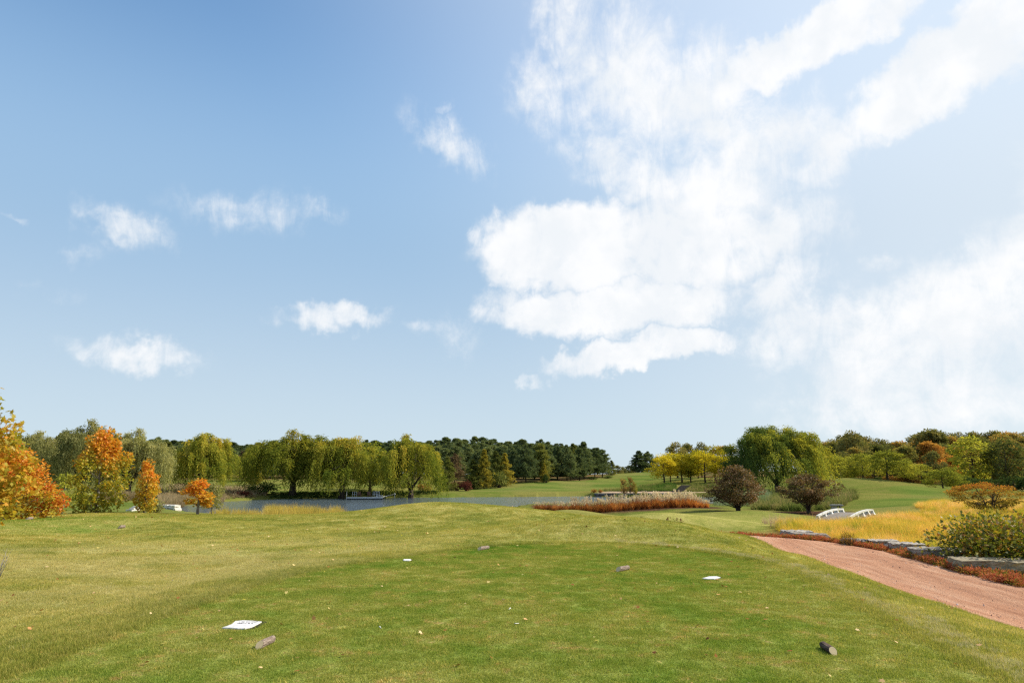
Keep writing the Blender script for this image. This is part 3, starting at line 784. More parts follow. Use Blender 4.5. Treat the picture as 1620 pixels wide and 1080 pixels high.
# ------------------------------------------------------------------ geometry-node scatter (uncountable ground cover only)
def scatter(name, meshes, pts, mat, label, cat, rng, smin=.8, smax=1.25, align=True, kind='stuff', embed=.0, tiltz=0.0):
    pts = np.asarray(pts, float)
    z = H(pts[:, 0], pts[:, 1]) if pts.shape[1] == 2 else pts[:, 2]
    x, y = pts[:, 0], pts[:, 1]
    n = len(x)
    e = .15
    if align:
        gx_ = (H(x + e, y) - H(x - e, y)) / (2 * e); gy_ = (H(x, y + e) - H(x, y - e)) / (2 * e)
    else: gx_ = gy_ = np.zeros(n)
    me = bpy.data.meshes.new(name)
    me.vertices.add(n); me.vertices.foreach_set('co', np.stack([x, y, z - embed], 1).astype(np.float32).ravel())
    rz = rng.uniform(0, 2 * pi, n)
    # euler: spin about own axis first, then tilt to the slope
    eul = np.zeros((n, 3))
    nn = unit(np.stack([-gx_, -gy_, np.ones(n)], 1))
    for i in range(n):
        q = Vector((0, 0, 1)).rotation_difference(Vector(nn[i])) if align else None
        m_ = Matrix.Rotation(rz[i], 3, 'Z')
        if q is not None: m_ = q.to_matrix() @ m_
        eul[i] = m_.to_euler()
    a = me.attributes.new('rot', 'FLOAT_VECTOR', 'POINT'); a.data.foreach_set('vector', eul.astype(np.float32).ravel())
    fattr(me, 'siz', rng.uniform(smin, smax, n))
    a = me.attributes.new('pick', 'INT', 'POINT'); a.data.foreach_set('value', rng.randint(len(meshes), size=n).astype(np.int32))
    me.update()
    o = link(name, me); me.materials.append(mat)
    ng = bpy.data.node_groups.new(name, 'GeometryNodeTree')
    ng.interface.new_socket('Geometry', in_out='INPUT', socket_type='NodeSocketGeometry')
    ng.interface.new_socket('Geometry', in_out='OUTPUT', socket_type='NodeSocketGeometry')
    N = ng.nodes; Lk = ng.links
    gi = N.new('NodeGroupInput'); go = N.new('NodeGroupOutput')
    join = N.new('GeometryNodeJoinGeometry')
    def named(nm, dt):
        q = N.new('GeometryNodeInputNamedAttribute'); q.data_type = dt; q.inputs[0].default_value = nm
        return q.outputs[0]
    for k, pm in enumerate(meshes):
        pm = pm.copy(); pm.materials.clear()
        if not pm.materials: pm.materials.append(mat)
        po = bpy.data.objects.new(name + '_piece', pm)
        oi = N.new('GeometryNodeObjectInfo'); oi.inputs['Object'].default_value = po; oi.inputs['As Instance'].default_value = True
        cmp_ = N.new('FunctionNodeCompare'); cmp_.data_type = 'INT'; cmp_.operation = 'EQUAL'
        Lk.new(named('pick', 'INT'), cmp_.inputs[2]); cmp_.inputs[3].default_value = k
        ip = N.new('GeometryNodeInstanceOnPoints')
        Lk.new(gi.outputs[0], ip.inputs['Points']); Lk.new(cmp_.outputs[0], ip.inputs['Selection']); Lk.new(oi.outputs['Geometry'], ip.inputs['Instance'])
        Lk.new(named('rot', 'FLOAT_VECTOR'), ip.inputs['Rotation']); Lk.new(named('siz', 'FLOAT'), ip.inputs['Scale'])
        Lk.new(ip.outputs[0], join.inputs[0])
    Lk.new(join.outputs[0], go.inputs[0])
    md = o.modifiers.new('scatter', 'NODES'); md.node_group = ng
    return tag(o, label, cat, kind=kind)
def fill(poly, step, rng, jit=.5, cond=None):
    poly = np.asarray(poly); lo = poly.min(0); hi = poly.max(0)
    xs, ys = np.meshgrid(np.arange(lo[0], hi[0], step), np.arange(lo[1], hi[1], step))
    P_ = np.stack([xs.ravel(), ys.ravel()], 1) + rng.uniform(-jit, jit, (xs.size, 2)) * step
    P_ = P_[sdf(P_, poly) < 0]
    return P_[cond(P_)] if cond is not None else P_
def in_view(P_, m=1.5):
    """keep ground cover to what the picture and a step to its side can see"""
    return (np.abs(P_[:, 0]) < P_[:, 1] * .80 + 2.5 + m) & (P_[:, 1] > 2.6)
# ------------------------------------------------------------------ trees: prototypes share mesh data between copies
def proto(pair, bark, leaf, names=('trunk', 'crown')):
    if len(pair) == 3: names = (names[0], 'branches', names[1])
    for q in pair[:-1]: q.materials.append(bark)
    b_ = pair[-1]; b_.materials.append(leaf)
    zs = np.empty(len(b_.vertices) * 3, np.float32); b_.vertices.foreach_get('co', zs); zs = zs.reshape(-1, 3)
    hgt = float(np.percentile(zs[:, 2], 99.7)); wid = float(np.percentile(np.abs(zs[:, 0]), 98.5))
    return dict(m=tuple(zip(names, pair)), h=hgt, w=wid)
def remat(p, leaf, bark=None):
    """same shapes under another foliage"""
    q = dict(p); ms = []
    for nm, me_ in p['m']:
        c_ = me_.copy(); c_.materials.clear()
        c_.materials.append(leaf if nm in ('crown', 'foliage') else (bark or me_.materials[0])); ms.append((nm, c_))
    q['m'] = tuple(ms); return q
RZ = random.Random(11)
def plant(name, p, px, D, top, label, cat, group=None, wpx=None, rz=None, sink=.1, part_labels=None):
    """stands a copy on the ground at the distance D, its height and spread in metres worked out from how large it looks"""
    if callable(label): label = label(wpx)
    x = ray(px, 760)[0] * D
    z = h1(x, D) - sink
    ztop = EYE + ray(px, top)[1] * D
    s = (ztop - z) / p['h']
    sw = s if wpx is None else (wpx / 1080.0 * D / 2) / p['w']
    e = empty(name, (x, D, z), label, cat, group, RZ.uniform(0, 6.28) if rz is None else rz, (sw, sw, s))
    for nm, me_ in p['m']:
        o = link(nm, me_, None, e)
        if nm in ('branches', 'stem', 'crown', 'foliage'): o['kind'] = 'stuff'
    return e

WIL = [proto(willow_mesh(21, 11, 6, zlow=.5, nsp=92, nst=18, nl=24, gold=.04, lumpy=.24), M['bark'], M['willow']),
       proto(willow_mesh(22, 11, 6, zlow=.4, nsp=84, nst=18, nl=24, wind=.5, gold=.08, lumpy=.3), M['bark'], M['willow']),
       proto(willow_mesh(26, 11, 5.4, zlow=.3, nsp=76, nst=18, nl=24, wind=.2, gold=.02, lumpy=.2), M['bark'], M['willow'])]
WILG = proto(willow_mesh(29, 10.5, 8, zlow=.2, nsp=150, nst=20, nl=30, wind=.8, lean=-.4, lumpy=.12, ztv=.8, L=.34, tintx=.30, gold=.06), M['bark'], M['willow_green'])
WILO = remat(WIL[1], M['willow_olive'])
G_W = 'weeping willows on the far bank'
plant('willow_tree', WIL[0], 322, 112, 687, 'golden green weeping willow standing alone where the left end of the pond meets the bank', 'willow tree', G_W, 116, rz=1.0)
plant('willow_tree', WIL[1], 464, 124, 684, 'tall weeping willow with grey bare limbs showing, left of the pair beside the dock', 'willow tree', G_W, 122, rz=2.2)
plant('willow_tree', WIL[2], 542, 124, 693, 'yellowish weeping willow whose dark trunk stands at the left end of the white dock', 'willow tree', G_W, 112, rz=4.0)
plant('willow_tree', WIL[1], 650, 127, 690, 'round weeping willow right of the white dock with curtains reaching the water', 'willow tree', G_W, 104, rz=0.3)
plant('willow_tree', WILO, 62, 104, 685, 'pale olive willow behind the orange maple at the left edge', 'willow tree', 'olive willows behind the maples', 105, rz=.4)
plant('willow_tree', WILO, 128, 98, 668, 'tallest olive willow, rising behind the tall orange topped maple', 'willow tree', 'olive willows behind the maples', 100, rz=3.4)
plant('willow_tree', WILO, 205, 101, 681, 'olive willow between the tall maple and the thin orange maple', 'willow tree', 'olive willows behind the maples', 96, rz=5.2)
plant('willow_tree', WILG, 1229, 99, 677, 'huge green weeping willow streaming to the right behind the two plum bushes', 'willow tree', None, 158, rz=0.0)

BT = [proto(broad_tree(31, 10, 3.9, 1.6, nc=62, per=110, L=.42), M['bark'], M['oak']),
      proto(broad_tree(32, 10, 4.4, 1.4, nc=70, per=100, L=.42, crad=1.05, bare=1), M['bark'], M['oak_dark']),
      proto(broad_tree(33, 10, 3.2, 1.8, nc=44, per=80, L=.40, crad=.95, bare=2, inner=.5), M['bark'], M['oak'])]
LOC = [proto(broad_tree(41, 6.5, 2.5, 1.5, nc=46, per=90, L=.27, crad=.72, flat=.5, trunk=.13, aspect=.5), M['bark'], M['locust']),
       proto(broad_tree(42, 6.5, 2.7, 1.6, nc=44, per=90, L=.27, crad=.76, flat=.45, trunk=.13, aspect=.5), M['bark'], M['locust'])]
LOCG = [remat(q, M['locust_green']) for q in LOC]
BTO = remat(BT[0], M['orange']); BTY = remat(BT[2], M['locust_green'])
DARK = [remat(BT[1], M['oak_dark']), remat(BT[0], M['oak_dark'])]

# dark tree between the willows and the yellow shrubs under them
plant('broadleaf_tree', remat(BT[2], M['willow']), 586, 140, 700, 'slim dark trunked tree directly behind the ramp end of the white dock', 'tree', None, 60)

# ---- pines of the wood
PIN = [proto(pine_tree_mesh(51, Rr=3.1, taper=.6, zb=1.5), M['bark'], M['pine']), proto(pine_tree_mesh(52, Rr=3.5, zb=1.7, taper=.5, whorls=15), M['bark'], M['pine']),
       proto(pine_tree_mesh(53, Rr=2.8, zb=1.0, taper=.68, whorls=17), M['bark'], M['pine'])]
CED = proto(pine_tree_mesh(54, Rr=2.7, zb=.5, taper=.85, whorls=18, nl=.4), M['bark'], M['cedar'])
CEDG = remat(CED, M['cedar_gold']); PINB = remat(PIN[1], M['pine_brown'])
SKY = [(-60, 690), (200, 690), (240, 692), (300, 697), (380, 702), (415, 700), (480, 699), (560, 697), (600, 699), (640, 697), (690, 694), (720, 692), (750, 692), (780, 695), (830, 697), (850, 697), (880, 702), (920, 704), (945, 710), (965, 728)]
def skyl(px): return float(np.interp(px, [s[0] for s in SKY], [s[1] for s in SKY]))
ROWN = ('hindmost row', 'third row', 'second row', 'front row')
LMK = [(236, 'behind the thin orange maple'), (265, 'left of the lone golden willow'), (322, 'behind the lone golden willow'), (380, 'right of the lone golden willow'), (405, 'by the tall straight pine'), (440, 'above the left side of the bare limbed willow'), (475, 'behind the bare limbed willow'), (510, 'between the pair of willows'), (545, 'above the left end of the dock'), (586, 'above the ramp of the dock'), (620, 'above the left side of the round willow'), (655, 'behind the round willow'), (690, 'above the right side of the round willow'), (719, 'behind the rusty brown pine'), (745, 'behind the dark red shrubs'), (766, 'behind the golden conifer'), (784, 'behind the pointed green conifer'), (810, 'over the gap in the wood edge'), (832, 'behind the broad dark pine'), (855, 'behind the round dark bush'), (882, 'at the start of the open stand'), (905, 'in the middle of the open stand'), (925, 'behind the tallest pine of the open stand'), (942, 'at the right end of the wood')]
def near(px, L_=None): return min(L_ or LMK, key=lambda a: abs(a[0] - px))[1]
LMR = [(1300, 'right beside the huge willow'), (1325, 'above the first green locust'), (1352, 'beside the highest dark oak'), (1385, 'above the middle of the locust row'), (1410, 'above the largest green locust'), (1437, 'beside the orange brown oak'), (1460, 'left of the bright orange tree'), (1480, 'above the bright orange tree'), (1510, 'right of the bright orange tree'), (1541, 'behind the tall yellow green tree'), (1568, 'between the yellow green and russet trees'), (1598, 'behind the russet olive tree'), (1640, 'at the right edge of the picture')]
rp = random.Random(5)
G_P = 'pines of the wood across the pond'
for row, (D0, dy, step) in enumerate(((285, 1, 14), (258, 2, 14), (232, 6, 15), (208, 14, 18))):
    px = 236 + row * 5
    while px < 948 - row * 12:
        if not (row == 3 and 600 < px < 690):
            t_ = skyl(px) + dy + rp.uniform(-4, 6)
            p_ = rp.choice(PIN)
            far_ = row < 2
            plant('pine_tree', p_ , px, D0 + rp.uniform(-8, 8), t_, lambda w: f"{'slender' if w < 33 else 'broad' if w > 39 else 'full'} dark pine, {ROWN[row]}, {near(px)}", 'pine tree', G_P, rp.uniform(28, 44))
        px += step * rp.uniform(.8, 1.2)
# pines one can tell apart along the wood's edge
for kind, px, D, top, w, lab in (
  (CED, 707, 158, 723, 30, 'small olive conifer next to the right side of the big round willow'),
  (PINB, 719, 186, 718, 30, 'rusty brown dying pine behind the olive conifer and the red shrub'),
  (CED, 748, 168, 727, 32, 'olive conifer standing just right of the dark red shrub'),
  (CEDG, 766, 169, 711, 28, 'tall narrow conifer flushed golden yellow at the wood edge'),
  (CED, 784, 176, 714, 33, 'pointed green conifer between the golden one and its yellow green neighbour'),
  (CEDG, 799, 178, 717, 28, 'yellow green conifer with a leaning tip left of the gap in the wood edge'),
  (PIN[0], 814, 192, 712, 28, 'mid green pine set back in the gap of the wood edge'),
  (PIN[1], 832, 188, 704, 38, 'broad dark pine with branches to the ground in the middle of the wood edge'),
  (remat(PIN[0], M['cedar']), 855, 193, 702, 34, 'brownish green pine right of the broad dark one'),
  (CEDG, 861, 189, 733, 15, 'young yellow green conifer before the round dark bush'),
  (PIN[0], 882, 205, 706, 28, 'pine with bare lower trunk, first of the open stand on the rise'),
  (PIN[1], 897, 207, 704, 28, 'pine with bare lower trunk, second of the open stand on the rise'),
  (remat(PIN[2], M['cedar']), 907, 214, 702, 24, 'lighter olive pine amid the open stand on the rise'),
  (PIN[0], 917, 206, 710, 28, 'lower spreading pine in front of the tallest of the open stand'),
  (PIN[2], 924, 216, 699, 28, 'tallest pine of the open stand on the rise'),
  (PIN[1], 941, 222, 709, 32, 'dense dark pine near the right end of the wood'),
  (PIN[0], 953, 226, 711, 28, 'last full pine where the wood ends at the fairway'),
  (CED, 968, 238, 728, 16, 'short yellowish conifer trailing after the last pine'),
  (PIN[2], 1012, 315, 713, 24, 'left of two dark pines standing beyond the far end of the fairway'),
  (PIN[1], 1026, 318, 714, 28, 'right of two dark pines standing beyond the far end of the fairway'),
  (PIN[0], 243, 150, 692, 30, 'tall ragged pine rising behind the thin orange maple'),
  (CED, 262, 142, 700, 38, 'broad olive conifer left of the lone golden willow'),
  (PINB, 384, 190, 712, 26, 'reddish brown pine between the lone willow and the bare limbed one'),
  (PIN[1], 396, 186, 704, 34, 'tall straight trunked pine left of the bare limbed willow'),
  (CEDG, 404, 168, 728, 26, 'small yellowish tree at the foot of the tall straight pine'),
  (PIN[1], 586, 150, 702, 40, 'dark pine filling the gap between the pair of willows and the round one')):
    plant('pine_tree', kind, px, D, top, lab, 'pine tree', None, w)
for i, (px, D, top, w, k) in enumerate(((978, 380, 736, 16, 1), (986, 390, 738, 14, 0), (995, 400, 736, 18, 1), (1003, 370, 733, 14, 0), (1040, 320, 722, 24, 0), (1052, 330, 726, 26, 1))):
    plant('broadleaf_tree', DARK[k], px, D, top, 'small hazy tree on the skyline beyond the fairway, ' + ('leftmost of six', 'second from left of six', 'third from left of six', 'just left of the two dark pines', 'just right of the two dark pines', 'touching the first yellow locust')[i], 'tree', 'skyline trees beyond the fairway', w)
# low shrubs at the edge of the wood
SHR = [shrub_mesh(61, 1, 1, 900, .16), shrub_mesh(62, 1, 1.1, 900, .16)]
SH = proto(SHR[0], M['bark'], M['redshrub'], ('stem', 'foliage')); SH2 = proto(SHR[1], M['bark'], M['greenshrub'], ('stem', 'foliage'))
SHR_R = remat(SH, M['rust'])
for k, px, D, top, w, lab in (
  (SH, 724, 162, 761, 22, 'dark red shrub left of a pair at the wood edge by the olive conifer'), (SH, 737, 161, 760, 22, 'dark red shrub right of a pair at the wood edge by the olive conifer'),
  (remat(SH2, M['cedar']), 790, 172, 746, 30, 'light green mound shrub under the pointed conifers'), (SH2, 864, 187, 749, 13, 'round dark green bush alone on the lawn before the pines'),
  (SH2, 938, 215, 753, 16, 'low green bush under the dense dark pine'), (SH2, 961, 222, 752, 16, 'low olive bush just beyond the last full pine'),
  (SH, 385, 118, 776, 36, 'long low russet shrub on the bank beneath the bare limbed willow'), (SH2, 418, 124, 762, 44, 'big dark green bush tucked under the left side of the bare limbed willow'),
  (SH2, 402, 126, 766, 26, 'dark bush right behind the russet shrub'), (SH, 288, 130, 762, 14, 'small red bush under the left side of the lone willow'),
  (SHR_R, 612, 170, 768, 20, 'rusty shrub seen through the gap behind the dock'), (SH2, 560, 165, 770, 26, 'small dark shrub on the far lawn behind the dock'),
  (SHR_R, 671, 150, 764, 22, 'brown shrub peeping out behind the round willow trunk'), (SH2, 640, 165, 762, 26, 'green shrub behind the round willow'),
  (SHR_R, 940, 136.8, 773, 11, 'left of two little brown bushes on the corner of the stone wall'), (SHR_R, 950, 136.8, 773.5, 10, 'right of two little brown bushes on the corner of the stone wall')):
    plant('shrub', k, px, D, top, lab, 'shrub', None, w)

# ---- yellow locusts behind the stone wall
for px, D, top, w, k, lab in (
  (1050, 158, 719, 44, 0, 'yellow locust at the left end of the row above the bank'), (1061, 166, 716, 40, 1, 'yellow locust second in the row above the bank'),
  (1079, 160, 717, 42, 0, 'golden locust third in the row, above the stone steps'), (1093, 158, 716, 42, 1, 'golden locust with clear slim trunk right of the steps'),
  (1116, 156, 714, 48, 0, 'broad yellow locust just right of the middle of the row'), (1132, 164, 705, 44, 1, 'tallest yellow locust of the row above the bank'),
  (1150, 156, 722, 48, 0, 'low wide yellow locust ending the row beside the green willow'), (1105, 172, 712, 40, 1, 'yellow locust set back behind the row')):
    plant('locust_tree', LOC[k], px, D, top, lab, 'tree', 'yellow locusts above the bank', w)
for px, D, top, w, k, lab in (
  (1072, 205, 700, 46, 1, 'olive brown tree rising behind the yellow locusts on the left'), (1090, 210, 702, 34, 0, 'brownish tree behind the golden locusts'),
  (1111, 208, 700, 34, 1, 'pointed dark olive tree behind the middle of the locusts'), (1140, 204, 706, 40, 0, 'russet topped tree behind the tallest locust'),
  (1158, 200, 705, 44, 0, 'brown tree whose top shows between locusts and willow')):
    plant('broadleaf_tree', BT[k], px, D, top, lab, 'tree', None, w)

# ---- right wood
TOPR = [(1290, 700), (1310, 699), (1330, 690), (1345, 682), (1358, 683), (1370, 690), (1395, 692), (1415, 694), (1432, 699), (1446, 692), (1460, 684), (1480, 679), (1500, 681), (1530, 686), (1560, 684), (1595, 681), (1615, 686), (1700, 680)]
rq = random.Random(8)
for row, (D0, dy, step) in enumerate(((205, 0, 14), (182, 7, 17), (160, 20, 20))):
    px = 1296 + row * 9
    while px < 1680:
        top = float(np.interp(px, [a[0] for a in TOPR], [a[1] for a in TOPR])) + dy + rq.uniform(-1, 5)
        if row == 2 and px < 1420: top += 4
        k = rq.choice((0, 0, 2)) if row else rq.choice((1, 1, 0))
        plant('oak_tree', BT[k], px, D0 + rq.uniform(-6, 6), top, lambda w: f"{'narrow' if w < 43 else 'wide'} autumn oak, {('hindmost row', 'second row', 'front row')[row]}, {near(px, LMR)}", 'tree', 'oaks of the wood on the right', rq.uniform(36, 50))
        px += step * rq.uniform(.8, 1.2)
for kind, px, D, top, w, lab in (
  (BTO, 1478, 152, 699, 50, 'bright orange tree in front of the dark wooded hill'), (BTO, 1510, 150, 722, 24, 'small orange red tree half hidden left of the yellow green one'),
  (BTY, 1541, 128, 690, 66, 'tall yellow green tree with a dark trunk before the right wood'), (remat(BT[2], M['oak']), 1595, 124, 694, 62, 'russet olive tree with a thin dark trunk near the right edge'),
  (DARK[0], 1352, 176, 682, 44, 'dark crowned oak standing highest above the green locusts'), (DARK[1], 1475, 178, 680, 70, 'broad dark oak crown topping the wooded hill'),
  (BT[0], 1435, 150, 706, 52, 'orange brown oak right behind the green locusts'), (DARK[1], 1480, 140, 714, 34, 'small dark green tree under the bright orange one')):
    plant('oak_tree' if kind in DARK else 'broadleaf_tree', kind, px, D, top, lab, 'tree', None, w)
for px, D, top, w, k, lab in (
  (1325, 128, 719, 40, 0, 'green locust nearest the big willow, first of the row by the right wood'), (1345, 132, 722, 38, 1, 'green locust second from the big willow'),
  (1366, 126, 717, 48, 1, 'green locust third from the big willow, over the ochre shrubs'), (1385, 132, 720, 42, 0, 'yellowish locust in the middle of the row by the right wood'),
  (1405, 120, 712, 56, 0, 'largest green locust with a clear dark trunk above the mown mound'), (1432, 124, 728, 44, 1, 'wide yellow green locust right of the largest one'),
  (1458, 118, 734, 52, 1, 'low yellow green locust where the mound crests'), (1490, 100, 742, 46, 0, 'light green locust on the right slope of the mown mound'), (1508, 104, 738, 40, 1, 'last green locust of the row, before the dark gap')):
    plant('locust_tree', LOCG[k], px, D, top, lab, 'tree', 'green locusts before the right wood', w)
for i, (px, D, top, w, k) in enumerate(((1330, 138, 748, 24, SH2), (1350, 136, 752, 28, SHR_R), (1372, 132, 752, 28, SHR_R), (1392, 128, 754, 28, SH2), (1415, 126, 752, 34, SHR_R), (1440, 124, 752, 34, SHR_R), (1470, 118, 756, 36, SHR_R), (1525, 120, 752, 40, SH2), (1560, 115, 756, 50, SH2), (1600, 112, 752, 60, SH2), (1640, 110, 752, 60, SH2))):
    plant('shrub', k, px, D, top, f"{'green' if k is SH2 else 'ochre'} shrub at the foot of the right wood, {near(px, LMR)}", 'shrub', 'undergrowth at the foot of the right wood', w)
BGL = ('far left, mostly out of the picture', 'beyond the nearest maple', 'at the very left', 'behind the glowing orange maple', 'right of the slim maple', 'behind the tall maple')
for i, (px, D, top, w) in enumerate(((-30, 130, 690, 110), (-110, 130, 690, 120), (-190, 125, 690, 120), (10, 140, 690, 80), (175, 140, 690, 70), (100, 145, 686, 70))):
    plant('broadleaf_tree', DARK[i % 2], px, D, top, 'dark tree behind the olive willows on the left, ' + BGL[i], 'tree', 'background trees on the left', w)
# ------------------------------------------------------------------ maples on the left
def mt_top(frac, hi, lo, Hh, spread=.12):
    def f(P_, rng, tt):
        z = P_[:, 2] / Hh + rng.normal(0, .05, len(P_)) + .07 * np.sin(P_[:, 0] * 5) 
        k = sstep(z, frac - spread, frac + spread)
        return np.clip(lo + (hi - lo) * k + rng.normal(0, .09, len(P_)), 0, 1)
    return f
def maple(seed, Hh, Rr, nc, per, L, tintf, zb=.15, crad=.34, **kw):
    return proto(broad_tree(seed, Hh, Rr, zb, nc=nc, per=per, L=L, crad=crad, flat=.75, trunk=.06, tintf=tintf, shape=STAR, aspect=.85, top_pow=kw.pop('top_pow', .6), **kw), M['bark_grey'], M['maple'])
G_M = 'maples turning colour on the left'
plant('maple_tree', maple(71, 3.5, 1.15, 80, 90, .105, mt_top(.60, .63, .33, 3.5), top_pow=.75), 157, 29, 680, 'tall maple with orange top and yellow green skirt, widest of the free standing ones', 'maple tree', G_M, 76, rz=.4)
plant('maple_tree', maple(72, 2.3, .6, 38, 75, .095, mt_top(.60, .66, .44, 2.3), crad=.26, top_pow=.7), 233, 29.2, 728, 'slim maple with orange tip and yellow body beside the pale stone wall', 'maple tree', G_M, 40, rz=1.4)
plant('maple_tree', maple(73, 1.75, .5, 20, 70, .095, mt_top(.55, .68, .52, 1.75), zb=.5, crad=.22), 317, 30.5, 757, 'smallest orange and gold maple sapling in front of the pond', 'maple tree', G_M, 42, rz=2.4)
def m1t(P_, rng, tt):
    z = P_[:, 2] / 3.2; base = .44 + .24 * sstep(z + .08 * np.sin(P_[:, 1] * 4), .22, .5)
    return np.clip(base + rng.normal(0, .1, len(P_)), 0, 1)
plant('maple_tree', maple(74, 3.4, 1.5, 100, 95, .105, m1t, zb=.05, crad=.42, top_pow=.7), 8, 24.5, 700, 'glowing orange maple behind the green leaved branches at the left edge', 'maple tree', G_M, 124, rz=.2)
def m0t(P_, rng, tt):
    return np.clip(.30 + .32 * vnoise(P_[:, 0] + 9, P_[:, 2] + 9, .5, 4) + rng.normal(0, .09, len(P_)) + .12 * sstep(P_[:, 2], 3.6, 4.3), 0, 1)
plant('maple_tree', maple(75, 4.3, 1.75, 125, 85, .125, m0t, zb=.1, crad=.42, top_pow=.62), -90, 17, 596, 'nearest maple, yellow green leaves cut by the left edge of the picture', 'maple tree', G_M, 196, rz=.9)
def mred(P_, rng, tt): return np.clip(.80 + rng.normal(0, .13, len(P_)) - .25 * sstep(P_[:, 2], .6, .1), 0, 1)
plant('maple_tree', maple(76, 1.5, .7, 24, 60, .10, mred, zb=.15, crad=.25), 74, 25.5, 763, 'low scarlet maple branches reaching right from the foot of the orange maple', 'maple tree', G_M, 58, rz=.5)
plant('young_tree', proto(broad_tree(77, 2.6, 1.0, .5, nc=30, per=60, L=.12, crad=.32, flat=.6, trunk=.05, bare=1), M['bark_grey'], M['locust_green']), 104, 33, 749, 'airy yellow green young tree between the scarlet branches and the tall maple', 'tree', None, 62)
plant('young_tree', proto(broad_tree(78, 2.0, .6, .6, nc=22, per=80, L=.10, crad=.26, flat=.9, trunk=.03), M['bark_grey'], M['willow_olive']), 338, 32.5, 762, 'feathery olive sapling directly right of the smallest maple', 'tree', None, 34)
plant('shrub', proto(shrub_mesh(79, .7, .5, 900, .10), M['bark'], M['willow_olive'], ('stem', 'foliage')), 247, 31.5, 789, 'feathery grey green shrub between the slim maple and the stone wall', 'shrub', None, 32)
# bare twigs at the left edge
T = Tubes(); rt = random.Random(3)
for k in range(9):
    a = rt.uniform(0, 6.28); l = rt.uniform(.25, .5)
    tip = Vector((cos(a) * l * .45, sin(a) * l * .45, l)); T.add([(0, 0, -.05), tip * .5, tip], [.006, .004, .0015], 4)
    for j in range(4):
        q = tip * rt.uniform(.4, .95); T.add([q, q + Vector((rt.uniform(-.09, .09), rt.uniform(-.09, .09), rt.uniform(.04, .11)))], [.003, .001], 3)
xy = at(4, 862, 11.6)
tw = link('twiggy_sapling', T.mesh('twiggy_sapling'), M['bark_grey'], None, (xy[0], xy[1], h1(xy[0], xy[1])))
tag(tw, 'leafless twiggy sapling poking from the rough at the left edge', 'sapling')

# ------------------------------------------------------------------ bushes on the right
plum = broad_tree(81, 3.4, 1.95, .75, nc=86, per=150, L=.125, crad=.42, flat=.62, trunk=.13, multi=4, aspect=.6, top_pow=.75, bare=1)
plum2 = broad_tree(82, 3.0, 1.95, .95, nc=80, per=150, L=.125, crad=.42, flat=.5, trunk=.13, multi=4, aspect=.6, top_pow=1.05, bare=1)
plant('plum_bush', proto(plum, M['bark'], M['plum']), 1165, 55, 737, 'round purple brown bush with short forked trunk nearest the tall red grasses', 'bush', 'purple brown bushes', 82, rz=1.0)
plant('plum_bush', proto(plum2, M['bark'], M['plum']), 1275, 50, 750, 'spreading purple brown bush standing in the dark mulch bed by the bridge', 'bush', 'purple brown bushes', 78, rz=2.0)
def fant(P_, rng, tt): return np.clip(.25 + .5 * sstep(P_[:, 2], .7, 2.0) + rng.normal(0, .12, len(P_)) + .2 * (rng.rand(len(P_)) < .08), 0, 1)
plant('viburnum_tree', proto(broad_tree(83, 2.1, 1.95, .55, nc=74, per=110, L=.095, crad=.36, flat=.28, trunk=.08, multi=5, aspect=.5, top_pow=1.3, tintf=fant, bare=2), M['bark'], M['fan']), 1561, 40, 763, 'amber and orange tree with flat layered branches rising from the golden grass', 'tree', None, 112, rz=.6)
def hz(P_, rng, tt): return np.clip(rng.uniform(0, 1, len(P_)) ** 1.2 * .85 + .15 * sstep(P_[:, 2], .5, 1.3), 0, 1)
plant('hazel_shrub', proto(shrub_mesh(84, 1.4, 1.9, 11000, .085, aspect=.75, tintf=hz, nb=70), M['bark'], M['hazel'], ('stem', 'foliage')), 1612, 17.6, 812, 'big mottled green and brown leaved shrub behind the limestone slabs at the right edge', 'shrub', None, 232)
SDL = ('first from the left', 'second from the left, the tall one', 'third from the left', 'fourth from the left', 'last before the gap', 'first after the gap', 'second after the gap', 'left of the tallest on the right', 'the tallest on the right', 'right of the tallest on the right', 'fourth from the right end', 'third from the right end', 'rightmost and shortest')
# red seedlings behind the crest of the lawn
sd = [proto(broad_tree(90 + k, .3, .07, .05, nc=7, per=10, L=.055, crad=.045, trunk=.006, aspect=.55, bare=0), M['bark'], M['redshrub'], ('stem', 'foliage')) for k in range(3)]
for k, (px, top, w) in enumerate(((1006, 821, 5), (1011, 816, 7), (1017, 822, 8), (1024, 822, 6), (1028, 823, 5), (1042, 822, 6), (1046, 823, 5), (1051, 820, 8), (1055, 817, 7), (1061, 821, 7), (1067, 818, 6), (1073, 819, 8), (1078, 824, 6))):
    plant('seedling', sd[k % 3], px, 24.4, top, 'dark red seedling behind the lawn crest, ' + SDL[k], 'seedling', 'row of red seedlings', w * 1.3)

